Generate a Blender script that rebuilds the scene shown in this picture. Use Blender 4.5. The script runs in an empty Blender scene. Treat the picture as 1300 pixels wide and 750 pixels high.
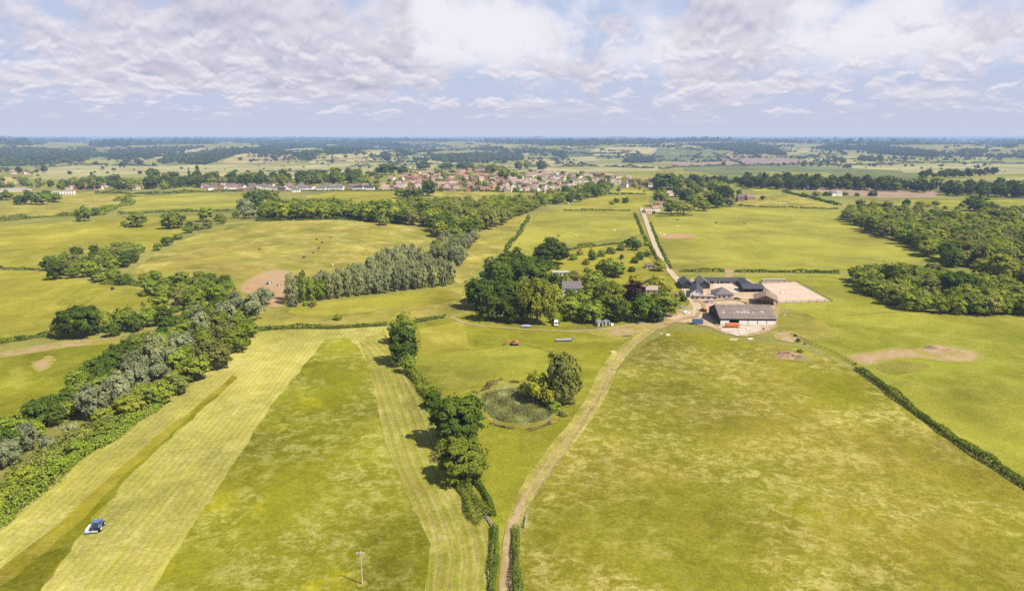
import bpy, math, random
import numpy as np
from mathutils import Vector, Matrix, geometry
R = math.radians
rng = np.random.default_rng(7)
random.seed(7)
scn = bpy.context.scene
COL = scn.collection

# ------------------------------------------------------------------ terrain
CAM_Z, F, PITCH = 100.0, 878.0, R(12.87)
def sstep(a, b, v):
    t = np.clip((v - a) / (b - a), 0, 1)
    return t * t * (3 - 2 * t)
def H(x, y):
    x = np.asarray(x, float); y = np.asarray(y, float)
    z = 15.0 * np.exp(-((x + 185) / 180) ** 2 - ((y - 790) / 165) ** 2)
    z = z + 2.2 * np.sin(x / 95 + 0.6) * np.sin(y / 120 + 1.0) * sstep(260, 500, y)
    z = z + 1.2 * np.sin(x / 60 + y / 90) * sstep(90, 200, y) * (1 - sstep(420, 700, y))
    z = z + 13 * np.exp(-((y - 1720) / 300) ** 2) * (0.6 + 0.4 * np.sin(x / 420 + 1.2))
    z = z - 32 * sstep(1900, 2700, y)
    far = sstep(3000, 5200, y)
    z = z + 46 * sstep(3300, 7200, y)
    z = z + far * (22 * np.sin(x / 620 + 0.4) * np.sin(y / 900 + x / 2600) + 15 * np.sin(x / 1500 + y / 1900 + 2.0))
    vf = sstep(7000, 12000, y)
    z = z + vf * (14 * np.sin(x / 2600 + y / 3300) + 9 * np.sin(x / 5200 - y / 4100 + 1))
    return z
def hz(x, y): return float(H(x, y))
_T = np.concatenate([np.linspace(60, 900, 260), np.geomspace(905, 44000, 620)])
cp, sp = math.cos(PITCH), math.sin(PITCH)
def ray(px, py):
    r, u = (px - 650) / F, (375 - py) / F
    return np.array([r, cp + u * sp, -sp + u * cp])
_cache = {}
def at(px, py):
    """Point of the ground that a pixel of the 1300 x 750 photograph shows."""
    k = (px, py)
    if k in _cache: return _cache[k]
    d = ray(px, py)
    P = d[None, :] * _T[:, None]
    dz = CAM_Z + P[:, 2] - H(P[:, 0], P[:, 1])
    i = np.argmax(dz < 0)
    if dz[i] >= 0: t = _T[-1]
    elif i == 0: t = _T[0]
    else:
        a, b = _T[i - 1], _T[i]
        for _ in range(25):
            m = (a + b) / 2
            if CAM_Z + d[2] * m - hz(d[0] * m, d[1] * m) < 0: b = m
            else: a = m
        t = (a + b) / 2
    p = Vector((d[0] * t, d[1] * t, hz(d[0] * t, d[1] * t)))
    _cache[k] = p
    return p
def ppm(p):
    """Photo pixels per metre at a world point."""
    return F / (p[1] * cp + (CAM_Z - p[2]) * sp)
def proj(p):
    dx, dy, dz = p[0], p[1], p[2] - CAM_Z
    dep = dy * cp - dz * sp
    up = dy * sp + dz * cp
    return 650 + F * dx / dep, 375 - F * up / dep

# ------------------------------------------------------------------ objects
def tag(o, label=None, cat=None, group=None, kind=None):
    if label: o['label'] = label
    if cat: o['category'] = cat
    if group: o['group'] = group
    if kind: o['kind'] = kind
    return o
def empty(name, loc=(0, 0, 0), rz=0.0):
    o = bpy.data.objects.new(name, None)
    o.empty_display_size = 0.5
    COL.objects.link(o); o.location = loc; o.rotation_euler = (0, 0, rz)
    return o
def link(name, me, parent=None, mat=None):
    if mat is not None and not me.materials: me.materials.append(mat)
    o = bpy.data.objects.new(name, me); COL.objects.link(o)
    if parent is not None: o.parent = parent
    return o
_kids = {}
def kids(o): return [c for c in bpy.data.objects if c.parent == o]
def copy_tree(root, children):
    """Copy a thing, its parts and their sub-parts; children: {name: [objects]}."""
    r = root.copy(); COL.objects.link(r)
    for ch in children.get(root.name, []):
        c = ch.copy(); COL.objects.link(c); c.parent = r
        for g in children.get(ch.name, []):
            d = g.copy(); COL.objects.link(d); d.parent = c
    return r
def child_map(root):
    m = {root.name: kids(root)}
    for c in m[root.name]: m[c.name] = kids(c)
    return m

def quads_to_mesh(name, V, mats=(), midx=None, smooth=False):
    """V: (n,4,3) loose quads."""
    n = len(V)
    me = bpy.data.meshes.new(name)
    me.vertices.add(n * 4); me.vertices.foreach_set('co', V.reshape(-1).astype(np.float32))
    me.loops.add(n * 4); me.loops.foreach_set('vertex_index', np.arange(n * 4, dtype=np.int32))
    me.polygons.add(n); me.polygons.foreach_set('loop_start', np.arange(0, n * 4, 4, dtype=np.int32))
    for m in mats: me.materials.append(m)
    if midx is not None: me.polygons.foreach_set('material_index', midx.astype(np.int32))
    me.update(calc_edges=True)
    return me

class MB:
    """Collects solids into one mesh."""
    def __init__(s): s.v, s.f, s.m, s.mi = [], [], [], 0
    def add(s, vs, fs, M=None):
        b = len(s.v)
        for p in vs:
            p = Vector(p)
            if M is not None: p = M @ p
            s.v.append(tuple(p))
        for f in fs:
            s.f.append([b + i for i in f]); s.m.append(s.mi)
    def box(s, c, d, rz=0.0, M=None):
        x, y, z = (k / 2 for k in d)
        vs = [(a * x, b * y, e * z) for e in (-1, 1) for a, b in ((-1, -1), (1, -1), (1, 1), (-1, 1))]
        T = Matrix.Translation(c) @ Matrix.Rotation(rz, 4, 'Z')
        if M is not None: T = M @ T
        s.add(vs, [(3, 2, 1, 0), (4, 5, 6, 7), (0, 1, 5, 4), (1, 2, 6, 5), (2, 3, 7, 6), (3, 0, 4, 7)], T)
        return s
    def prism(s, prof, y0, y1, M=None):
        """Closed profile of (x, z) run from y0 to y1."""
        n = len(prof)
        vs = [(x, y0, z) for x, z in prof] + [(x, y1, z) for x, z in prof]
        fs = [tuple(range(n)), tuple(range(2 * n - 1, n - 1, -1))]
        fs += [(i, i + n, (i + 1) % n + n, (i + 1) % n) for i in range(n)]
        s.add(vs, fs, M); return s
    def tube(s, pts, rad, n=8, cap=True):
        pts = [Vector(p) for p in pts]
        if not hasattr(rad, '__len__'): rad = [rad] * len(pts)
        vs, fs = [], []
        for i, p in enumerate(pts):
            d = (pts[min(i + 1, len(pts) - 1)] - pts[max(i - 1, 0)]).normalized()
            a = d.cross(Vector((0.31, 0.9, 0.2)) if abs(d.z) > .8 else Vector((0, 0, 1))).normalized(); b = d.cross(a)
            for k in range(n):
                t = 2 * math.pi * k / n
                vs.append(p + (a * math.cos(t) + b * math.sin(t)) * rad[i])
        for i in range(len(pts) - 1):
            for k in range(n):
                fs.append((i * n + k, i * n + (k + 1) % n, (i + 1) * n + (k + 1) % n, (i + 1) * n + k))
        if cap:
            fs.append(tuple(range(n - 1, -1, -1))); fs.append(tuple(range((len(pts) - 1) * n, len(pts) * n)))
        s.add(vs, fs); return s
    def wheel(s, c, r, w, ax='y', n=18):
        c = Vector(c); d = Vector((0, 1, 0)) if ax == 'y' else Vector((1, 0, 0))
        k = [(-.5, .55), (-.5, .88), (-.38, 1), (.38, 1), (.5, .88), (.5, .55)]
        s.tube([c + d * (t * w) for t, q in k], [r * q for t, q in k], n); return s
    def mesh(s, name, mats):
        me = bpy.data.meshes.new(name)
        me.from_pydata(s.v, [], s.f)
        for m in (mats if isinstance(mats, (list, tuple)) else [mats]): me.materials.append(m)
        me.polygons.foreach_set('material_index', np.array(s.m, np.int32))
        me.update(); return me
    def build(s, name, mats, parent=None):
        return link(name, s.mesh(name, mats), parent)

# ------------------------------------------------------------------ materials
class NT:
    def __init__(s, nt): s.nt = nt; nt.nodes.clear()
    def n(s, t, **kw):
        o = s.nt.nodes.new(t)
        for k, v in kw.items(): setattr(o, k, v)
        return o
    def l(s, a, b): s.nt.links.new(a, b)
    def set(s, sock, v):
        if hasattr(v, 'is_output'): s.l(v, sock)
        else:
            if isinstance(v, (tuple, list)) and len(v) == 3 and sock.type == 'RGBA': v = (*v, 1)
            sock.default_value = v
    def math(s, op, a, b=0.0, c=None, clamp=False):
        o = s.n('ShaderNodeMath', operation=op, use_clamp=clamp)
        s.set(o.inputs[0], a); s.set(o.inputs[1], b)
        if c is not None: s.set(o.inputs[2], c)
        return o.outputs[0]
    def vmath(s, op, a, b=None, scale=None):
        o = s.n('ShaderNodeVectorMath', operation=op)
        s.set(o.inputs[0], a)
        if b is not None: s.set(o.inputs[1], b)
        if scale is not None: s.set(o.inputs['Scale'], scale)
        return o.outputs['Value'] if op in ('DOT_PRODUCT', 'LENGTH', 'DISTANCE') else o.outputs[0]
    def noise(s, vec, scale, detail=4, rough=.55, dist=0.0, off=None):
        if off is not None: vec = s.vmath('ADD', vec, off)
        o = s.n('ShaderNodeTexNoise'); s.set(o.inputs['Vector'], vec)
        s.set(o.inputs['Scale'], scale); o.inputs['Detail'].default_value = detail
        o.inputs['Roughness'].default_value = rough; o.inputs['Distortion'].default_value = dist
        return o.outputs[0]
    def step(s, v, a, b):
        o = s.n('ShaderNodeMapRange', interpolation_type='SMOOTHSTEP')
        s.set(o.inputs[0], v); s.set(o.inputs[1], a); s.set(o.inputs[2], b)
        return o.outputs[0]
    def mix(s, f, a, b, mode='MIX'):
        o = s.n('ShaderNodeMix', data_type='RGBA', blend_type=mode)
        s.set(o.inputs[0], f); s.set(o.inputs[6], a); s.set(o.inputs[7], b)
        return o.outputs[2]
    def comb(s, x, y, z=0.0):
        o = s.n('ShaderNodeCombineXYZ')
        for i, v in enumerate((x, y, z)): s.set(o.inputs[i], v)
        return o.outputs[0]
def new_mat(name):
    m = bpy.data.materials.new(name); m.use_nodes = True
    return m, NT(m.node_tree)
def finish(t, col, rough=.9, spec=.15, bump=None, bstr=.4, bdist=.1, metal=0.0):
    b = t.n('ShaderNodeBsdfPrincipled')
    t.set(b.inputs['Base Color'], col); t.set(b.inputs['Roughness'], rough)
    b.inputs['Specular IOR Level'].default_value = spec; b.inputs['Metallic'].default_value = metal
    if bump is not None:
        k = t.n('ShaderNodeBump'); k.inputs['Strength'].default_value = bstr; k.inputs['Distance'].default_value = bdist
        t.l(bump, k.inputs['Height']); t.l(k.outputs[0], b.inputs['Normal'])
    o = t.n('ShaderNodeOutputMaterial'); t.l(b.outputs[0], o.inputs[0])
def plain(name, c, rough=.7, spec=.3, var=.18, scale=1.2, metal=0.0, stain=None):
    """Painted, stone or tiled surface: colour with uneven wear."""
    m, t = new_mat(name)
    co = t.n('ShaderNodeTexCoord').outputs['Object']
    n1 = t.noise(co, scale, 5, .6)
    k = t.math('MULTIPLY_ADD', n1, 2 * var, 1 - var)
    col = t.mix(1.0, c, t.comb(k, k, k), 'MULTIPLY')
    if stain: col = t.mix(t.math('MULTIPLY', t.step(t.noise(co, scale * .5, 6, .65, 1.0, (9, 3, 1)), .52, .72), .7), col, stain)
    finish(t, col, rough, spec, n1, .2, .03, metal)
    return m
def obj_random(t, col, amt=.25, hue=.0):
    """Each object of the kind a little lighter or darker."""
    r = t.n('ShaderNodeObjectInfo').outputs['Random']
    k = t.math('MULTIPLY_ADD', r, 2 * amt, 1 - amt)
    col = t.mix(1.0, col, t.comb(k, k, k), 'MULTIPLY')
    if hue:
        h = t.n('ShaderNodeHueSaturation')
        t.set(h.inputs['Hue'], t.math('MULTIPLY_ADD', t.math('FRACT', t.math('MULTIPLY', r, 7.31)), 2 * hue, .5 - hue))
        t.l(col, h.inputs['Color']); col = h.outputs[0]
    return col
def leaf_mat(name, c, c2=None, amt=.22, hue=.012, trans=.3, scale=3.0):
    m, t = new_mat(name)
    co = t.n('ShaderNodeTexCoord').outputs['Object']
    c2 = c2 or tuple(k * 1.45 for k in c)
    col = t.mix(t.step(t.noise(co, scale, 3, .6), .38, .66), c, c2)
    col = obj_random(t, col, amt, hue)
    d = t.n('ShaderNodeBsdfDiffuse'); t.l(col, d.inputs[0])
    tr = t.n('ShaderNodeBsdfTranslucent'); t.l(t.mix(1.0, col, (1.25, 1.15, .6), 'MULTIPLY'), tr.inputs[0])
    x = t.n('ShaderNodeMixShader'); x.inputs[0].default_value = trans
    t.l(d.outputs[0], x.inputs[1]); t.l(tr.outputs[0], x.inputs[2])
    o = t.n('ShaderNodeOutputMaterial'); t.l(x.outputs[0], o.inputs[0])
    return m
def grass_mat(name, a, b, pale=None, pale_amt=.5, big=.012, mid=.07, fine=.9, stripes=None, yellow=None, bare=None, rows=None):
    """a, b: two grass colours in broad patches; pale: seed heads; stripes: (period m, colour, amount, rut colour, rut amount) along attribute 'across'."""
    m, t = new_mat(name)
    co = t.n('ShaderNodeTexCoord').outputs['Object']
    nb = t.noise(co, big, 5, .6, .6)
    col = t.mix(t.step(nb, .36, .64), a, b)
    nm = t.noise(co, mid, 7, .68, .5, (31, 7, 3))
    nf = t.noise(co, fine, 4, .7, 0, (5, 17, 2))
    if pale:
        wn = t.noise(t.vmath('MULTIPLY', co, (.8, 1.3, 1)), mid * 3.0, 8, .74, 1.0, (3, 91, 4))
        k = t.math('MULTIPLY', t.step(t.math('ADD', t.math('MULTIPLY', nm, .5), t.math('MULTIPLY', wn, .5)), .47, .575), t.step(t.noise(co, big * 1.7, 4, .55, .8, (60, 2, 7)), .36, .60))
        col = t.mix(t.math('MULTIPLY', k, pale_amt), col, pale)
    if yellow: col = t.mix(t.math('MULTIPLY', t.step(t.noise(co, .05, 5, .6, .4, (50, 20, 1)), .58, .70), yellow[1]), col, yellow[0])
    if bare: col = t.mix(t.math('MULTIPLY', t.step(t.noise(co, .03, 6, .65, .8, (77, 3, 1)), .55, .70), bare[1]), col, bare[0])
    if stripes:
        per, sc, amt, rc, ramt = stripes
        ac = t.n('ShaderNodeAttribute', attribute_name='across').outputs['Fac']
        ac = t.math('ADD', ac, t.math('MULTIPLY', t.math('SUBTRACT', t.noise(co, .22, 4, .6, 0, (2, 2, 9)), .5), per * .22))
        ph = t.math('MULTIPLY', ac, 2 * math.pi / per)
        w = t.step(t.math('SINE', ph), -.3, .7)
        brk = t.step(t.noise(co, .09, 6, .72, .3, (12, 40, 2)), .30, .50)
        col = t.mix(t.math('MULTIPLY', t.math('MULTIPLY', w, brk), amt), col, sc)
        w2 = t.step(t.math('SINE', t.math('ADD', ph, 2.6)), .55, .95)
        col = t.mix(t.math('MULTIPLY', t.math('MULTIPLY', w2, t.step(t.noise(co, .1, 5, .65, 0, (1, 55, 2)), .35, .55)), ramt), col, rc)
        w3 = t.step(t.math('SINE', t.math('MULTIPLY', ac, 2 * math.pi / (per * 3.1))), -.4, .7)
        col = t.mix(t.math('MULTIPLY', w3, .18), col, rc)
    k = t.math('ADD', t.math('MULTIPLY_ADD', nm, .9, .55), t.math('MULTIPLY_ADD', nf, 1.0, -.5))
    vf = t.noise(co, fine * 3.3, 3, .7, 0, (8, 8, 1))
    k = t.math('ADD', k, t.math('MULTIPLY_ADD', vf, .7, -.35))
    k = t.math('ADD', k, t.math('MULTIPLY_ADD', t.noise(co, big * 1.3, 3, .5, .5, (21, 90, 3)), 1.25, -.625))
    col = t.mix(1.0, col, t.comb(k, k, t.math('MULTIPLY', k, .93)), 'MULTIPLY')
    finish(t, col, 1.0, 0.02, t.math('ADD', nf, vf), .8, .35)
    return m
def soil_mat(name, a, b, scale=.25, grass=None, gamt=.6):
    m, t = new_mat(name)
    co = t.n('ShaderNodeTexCoord').outputs['Object']
    n1 = t.noise(co, scale, 6, .65, .4)
    col = t.mix(t.step(n1, .35, .65), a, b)
    n2 = t.noise(co, scale * 9, 4, .7)
    if grass:
        gn = t.noise(co, scale * .9, 6, .7, .6, (4, 9, 2))
        col = t.mix(t.math('MULTIPLY', t.step(gn, .48, .62), gamt), col, grass)
        ed = t.n('ShaderNodeAttribute', attribute_name='edge').outputs['Fac']
        col = t.mix(t.step(t.math('SUBTRACT', t.math('ADD', t.noise(co, .22, 6, .7, .5, (14, 9, 2)), .12), t.math('MULTIPLY', ed, .55)), .38, .52), col, grass)
    k = t.math('MULTIPLY_ADD', n2, .7, .65)
    col = t.mix(1.0, col, t.comb(k, k, k), 'MULTIPLY')
    finish(t, col, .95, .1, n2, .5, .12)
    return m

# ------------------------------------------------------------------ draped sheets
def cat(pts, closed=False, n=6):
    """Catmull-Rom through points."""
    pts = [Vector(p) for p in pts]; out = []; N = len(pts)
    rngi = range(N) if closed else range(N - 1)
    for i in rngi:
        p0 = pts[(i - 1) % N] if closed or i > 0 else pts[i] * 2 - pts[i + 1]
        p1, p2 = pts[i], pts[(i + 1) % N]
        p3 = pts[(i + 2) % N] if closed or i + 2 < N else p2 * 2 - p1
        for k in range(n):
            t = k / n
            out.append(.5 * ((2 * p1) + (p2 - p0) * t + (2 * p0 - 5 * p1 + 4 * p2 - p3) * t * t + (3 * p1 - p0 - 3 * p2 + p3) * t ** 3))
    if not closed: out.append(pts[-1])
    return out
def world_poly(pts, smooth=0):
    w = [at(*p) for p in pts]
    w = [Vector((p.x, p.y)) for p in w]
    return cat(w, True, smooth) if smooth else w
def inside(P, poly):
    """P (n,2) in polygon."""
    x, y = P[:, 0], P[:, 1]
    r = np.zeros(len(P), bool); n = len(poly)
    for i in range(n):
        x0, y0 = poly[i][0], poly[i][1]; x1, y1 = poly[(i + 1) % n][0], poly[(i + 1) % n][1]
        if y0 == y1: continue
        c = ((y0 > y) != (y1 > y)) & (x < (x1 - x0) * (y - y0) / (y1 - y0) + x0)
        r ^= c
    return r
def line_dist(P, line):
    """Signed distance of P (n,2) to a polyline."""
    best = np.full(len(P), 1e18); sg = np.zeros(len(P))
    for a, b in zip(line[:-1], line[1:]):
        a = np.array(a[:2]); b = np.array(b[:2]); d = b - a; L = (d * d).sum() + 1e-9
        t = np.clip(((P - a) @ d) / L, 0, 1)
        q = P - (a + t[:, None] * d)
        e = np.hypot(q[:, 0], q[:, 1]); u = e < best
        best[u] = e[u]; sg[u] = np.sign(d[0] * q[:, 1] - d[1] * q[:, 0])[u]
    return best * np.where(sg == 0, 1, sg)
def sheet(name, poly, mat, layer=1, step=None, across=None, jitter=0.0, fade=5.0):
    """A piece of ground laid over the terrain. poly: world 2-D points."""
    A = np.array([[p[0], p[1]] for p in poly])
    c = A.mean(0); dist = max(60, np.hypot(A[:, 0], A[:, 1]).min()); ext = (A.max(0) - A.min(0)).max()
    step = step or max(4.0, min(dist / 28, ext / 5), ext / 70)
    B = []
    for i in range(len(A)):
        p, q = A[i], A[(i + 1) % len(A)]
        k = max(1, int(np.hypot(*(q - p)) / step))
        for j in range(k): B.append(p + (q - p) * (j / k))
    B = np.array(B)
    if jitter: B = B + rng.normal(0, jitter, B.shape)
    g = np.stack(np.meshgrid(np.arange(A[:, 0].min(), A[:, 0].max(), step), np.arange(A[:, 1].min(), A[:, 1].max(), step)), -1).reshape(-1, 2)
    g = g + rng.uniform(-.2, .2, g.shape) * step
    g = g[inside(g, B)] if len(g) else g
    if len(g):
        g = g[np.abs(line_dist(g, np.vstack([B, B[:1]]))) > step * .3]
    P = np.vstack([B, g]) - c
    nb = len(B)
    r = geometry.delaunay_2d_cdt([Vector(p) for p in P], [(i, (i + 1) % nb) for i in range(nb)], [list(range(nb))], 1, 1e-4)
    V = np.array([[v.x, v.y] for v in r[0]]) + c
    z = H(V[:, 0], V[:, 1]) + layer * (.035 + np.hypot(V[:, 0], V[:, 1]) * 1.1e-4)
    me = bpy.data.meshes.new(name)
    me.from_pydata([(a, b, d) for (a, b), d in zip(V, z)], [], [list(f) for f in r[2]])
    me.materials.append(mat)
    for p in me.polygons: p.use_smooth = True
    me.update()
    if me.polygons and sum(p.normal.z for p in me.polygons) < 0: me.flip_normals()
    eb = np.abs(line_dist(V, np.vstack([B, B[:1]])))
    ea = me.attributes.new('edge', 'FLOAT', 'POINT'); ea.data.foreach_set('value', np.clip(eb / max(2.0, fade), 0, 1).astype(np.float32))
    if across is not None:
        at_ = me.attributes.new('across', 'FLOAT', 'POINT')
        at_.data.foreach_set('value', across(V).astype(np.float32))
    return tag(link(name, me), kind='structure')
def ribbon(name, pts, width, mat, layer=3, n=8, ends=None):
    """A track: world 2-D centre line, width in metres (one number or one per point)."""
    if not hasattr(width, '__len__'): width = [width] * len(pts)
    cl = cat([(p[0], p[1], w) for p, w in zip(pts, width)], False, n)
    vs, fs = [], []
    m = len(cl); C = 5
    for i, p in enumerate(cl):
        d = (cl[min(i + 1, m - 1)] - cl[max(i - 1, 0)]); d = Vector((d.x, d.y)).normalized()
        w = p.z * random.uniform(.93, 1.07)
        for k in range(C):
            s_ = (k / (C - 1) - .5) * w
            x, y = p.x - d.y * s_, p.y + d.x * s_
            vs.append((x, y, hz(x, y) + layer * (.035 + math.hypot(x, y) * 1.1e-4)))
    for i in range(m - 1):
        for k in range(C - 1): fs.append((i * C + k, i * C + k + 1, (i + 1) * C + k + 1, (i + 1) * C + k))
    me = bpy.data.meshes.new(name); me.from_pydata(vs, [], fs); me.materials.append(mat)
    ac = me.attributes.new('across', 'FLOAT', 'POINT')
    ac.data.foreach_set('value', np.tile(np.linspace(-1, 1, C), m).astype(np.float32))
    ea = me.attributes.new('edge', 'FLOAT', 'POINT'); ea.data.foreach_set('value', np.tile(np.array([.25, .8, 1, .8, .25]), m).astype(np.float32))
    me.update()
    if sum(p.normal.z for p in me.polygons) < 0: me.flip_normals()
    return tag(link(name, me), kind='structure')
ORD = 'first second third fourth fifth sixth seventh eighth ninth tenth eleventh twelfth thirteenth fourteenth fifteenth sixteenth seventeenth eighteenth nineteenth twentieth'.split()
def nth(i):
    if i < 20: return ORD[i]
    t = ['twenty', 'thirty', 'forty', 'fifty', 'sixty', 'seventy', 'eighty', 'ninety'][min(7, (i + 1) // 10 - 2)]
    u = (i + 1) % 10
    return {'twenty': 'twentieth', 'thirty': 'thirtieth', 'forty': 'fortieth', 'fifty': 'fiftieth', 'sixty': 'sixtieth', 'seventy': 'seventieth', 'eighty': 'eightieth', 'ninety': 'ninetieth'}[t] if u == 0 else t + '-' + ORD[u - 1]
# ------------------------------------------------------------------ plants
LEAF = {
    'dark':   leaf_mat('leaves_dark', (0.067, 0.103, 0.015), (0.110, 0.153, 0.020)),
    'mid':    leaf_mat('leaves_mid', (0.152, 0.198, 0.023), (0.233, 0.276, 0.034)),
    'light':  leaf_mat('leaves_light', (0.205, 0.238, 0.027), (0.294, 0.314, 0.041)),
    'olive':  leaf_mat('leaves_olive', (0.165, 0.180, 0.042), (0.245, 0.250, 0.062)),
    'silver': leaf_mat('leaves_silver', (0.198, 0.221, 0.110), (0.283, 0.298, 0.164), hue=.006, trans=.38),
    'poplar': leaf_mat('leaves_poplar', (0.239, 0.260, 0.100), (0.355, 0.363, 0.177), hue=.008, trans=.36),
    'gold':   leaf_mat('leaves_gold', (0.260, 0.275, 0.020), (0.360, 0.365, 0.045)),
    'copper': leaf_mat('leaves_copper', (0.041, 0.017, 0.022), (0.067, 0.026, 0.029), hue=.004, trans=.15),
    'blue':   leaf_mat('leaves_far', (0.045, 0.068, 0.023), (0.074, 0.100, 0.028), scale=.02),
    'hedge':  leaf_mat('leaves_hedge', (0.089, 0.127, 0.018), (0.156, 0.190, 0.026), scale=.25),
    'brush':  leaf_mat('dry_brush', (0.120, 0.085, 0.040), (0.175, 0.125, 0.060), scale=.4, trans=.1),
    'reed':   leaf_mat('reeds', (0.215, 0.205, 0.070), (0.285, 0.275, 0.130), scale=.3),
}
BARK = plain('bark', (.16, .125, .09), .95, .05, .3, 6)
BARKP = plain('pale_bark', (.42, .38, .30), .95, .05, .25, 6)
def unit(n):
    v = rng.normal(size=(n, 3)); return v / np.linalg.norm(v, axis=1, keepdims=True)
def leaf_quads(C, N, half, asp=(.7, 1.3)):
    """Leaf sprays at C facing N."""
    n = len(C)
    t = np.cross(N, unit(n)); t /= np.linalg.norm(t, axis=1, keepdims=True) + 1e-9
    b = np.cross(N, t)
    h = half * rng.uniform(.6, 1.25, (n, 1)); a = rng.uniform(*asp, (n, 1))
    t, b = t * h * a, b * h / a
    j = lambda: rng.uniform(.75, 1.1, (n, 1))
    bend = N * h * rng.uniform(-.35, .1, (n, 1))
    return np.stack([C - t * j() - b * j(), C + t * j() - b * j() + bend, C + t * j() + b * j(), C - t * j() + b * j() + bend], 1)
def crown(shape, lod):
    """Leaf quads of a crown 1 wide and 1 tall (its top at z = 1), standing on the origin."""
    nc, nl, half, cr0, cr1 = {2: (150, 64, .0185, .06, .12), 1: (64, 34, .032, .085, .16), 0: (20, 16, .066, .14, .25)}[lod]
    zmin = {'broad': -.86, 'willow': -.8, 'bush': -.55, 'poplar': -1, 'cone': -1}[shape]
    U = unit(nc * 4); U = U[U[:, 2] > zmin][:nc]; n = len(U)
    cr = rng.uniform(cr0, cr1, n)
    f = rng.uniform(.62, 1.0, n)
    lump = 1 + .16 * np.sin(U[:, 0] * 3.1 + rng.uniform(0, 6)) + .14 * np.sin(U[:, 1] * 3.7 + rng.uniform(0, 6)) + .10 * np.sin(U[:, 2] * 5 + rng.uniform(0, 6))
    f = f * np.clip(lump, .7, 1.12)
    if shape == 'broad':
        zc, rz, rx = .50, .50, .5
        sq = 1 + .18 * np.clip(-U[:, 2], 0, 1)
        C = np.stack([U[:, 0] * (rx - cr) * f * sq, U[:, 1] * (rx - cr) * f * sq, zc + U[:, 2] * (rz - cr * .8) * f], 1)
    elif shape == 'willow':
        zc, rz, rx = .52, .48, .5
        C = np.stack([U[:, 0] * (rx - cr) * f, U[:, 1] * (rx - cr) * f, zc + U[:, 2] * (rz - cr * .8) * f], 1)
        lobes = rng.normal(0, .09, (7, 3)) * (1, 1, .3)
        C = C + lobes[rng.integers(0, 7, n)]
    elif shape == 'bush':
        C = np.stack([U[:, 0] * (.5 - cr) * f, U[:, 1] * (.5 - cr) * f, .36 + U[:, 2] * (.64 - cr) * f], 1)
    elif shape == 'poplar':
        zz = rng.uniform(.14, .95, n); w = np.sqrt(np.clip(1 - ((zz - .56) / .47) ** 2, 0.04, 1))
        a = rng.uniform(0, 6.28, n); q = .42 * w * rng.uniform(.5, 1, n)
        C = np.stack([np.cos(a) * q, np.sin(a) * q, zz], 1); cr = cr * .9
    else:
        zz = rng.uniform(.05, .97, n) ; a = rng.uniform(0, 6.28, n); q = .46 * (1 - zz) * rng.uniform(.6, 1, n)
        C = np.stack([np.cos(a) * q, np.sin(a) * q, zz], 1); cr = cr * (.5 + .6 * (1 - zz))
    ax = np.array([0, 0, .45])
    out = C - ax; out /= np.linalg.norm(out, axis=1, keepdims=True) + 1e-9
    L = unit(n * nl).reshape(n, nl, 3) + out[:, None, :] * .55 + np.array([0, 0, .25])
    L /= np.linalg.norm(L, axis=2, keepdims=True)
    sc = np.array([1, 1, .72 if shape in ('broad', 'bush') else 1.25])
    if shape == 'poplar': sc = np.array([.9, .9, .75])
    P = C[:, None, :] + L * cr[:, None, None] * rng.uniform(.62, 1.08, (n, nl, 1)) * sc
    Nn = L * .9 + out[:, None, :] * .5 + np.array([0, 0, .25]) + rng.normal(0, .33, (n, nl, 3))
    Nn /= np.linalg.norm(Nn, axis=2, keepdims=True)
    P = P.reshape(-1, 3); P[:, 2] = np.clip(P[:, 2], .02, 1.03)
    hf = np.full((len(P), 1), half)
    q = leaf_quads(P, Nn.reshape(-1, 3), hf, (.65, 1.1) if shape in ('willow', 'poplar') else (.7, 1.3))
    # twigs that break the outline
    k = int(len(P) * .06); i = rng.integers(0, n, k)
    e = C[i] + (out[i] + unit(k) * .5) * cr[i][:, None] * rng.uniform(1.0, 1.45, (k, 1))
    e[:, 2] = np.clip(e[:, 2], .03, 1.06)
    return np.concatenate([q, leaf_quads(e, unit(k), np.full((k, 1), half * .75))])
def trunk_mesh(shape, mat):
    m = MB()
    if shape in ('poplar', 'cone'):
        m.tube([(0, 0, -.03), (.004, 0, .3), (0, .004, .85)], [.035, .027, .008], 7)
    elif shape == 'bush':
        for k in range(4):
            a = k * 1.6 + .4; m.tube([(.03 * math.cos(a), .03 * math.sin(a), -.05), (.2 * math.cos(a), .2 * math.sin(a), .45)], [.022, .01], 5)
    else:
        m.tube([(0, 0, -.03), (.006, 0, .06), (0, .004, .26), (.01, .01, .52), (.0, .02, .74)], [.05, .036, .030, .022, .009], 9)
        for k in range(7):
            a = k * 2.4; z = .24 + .045 * k; r_ = .34 - .02 * k
            m.tube([(0, 0, z), (math.cos(a) * r_ * .5, math.sin(a) * r_ * .5, z + .12), (math.cos(a) * r_, math.sin(a) * r_, z + .30)], [.017, .012, .005], 5)
    return m.mesh('trunk', mat)
NVAR = {2: 3, 1: 4, 0: 4}
_cr, _tk, _far = {}, {}, {}
def crown_mesh(shape, lod, hue):
    k = (shape, lod, hue)
    if k not in _cr: _cr[k] = [quads_to_mesh('crown', crown(shape, lod), [LEAF[hue]]) for _ in range(NVAR[lod])]
    return random.choice(_cr[k])
def trunk_of(shape, hue):
    k = (shape, hue in ('poplar', 'silver'))
    if k not in _tk: _tk[k] = trunk_mesh(shape, BARKP if k[1] else BARK)
    return _tk[k]
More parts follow.
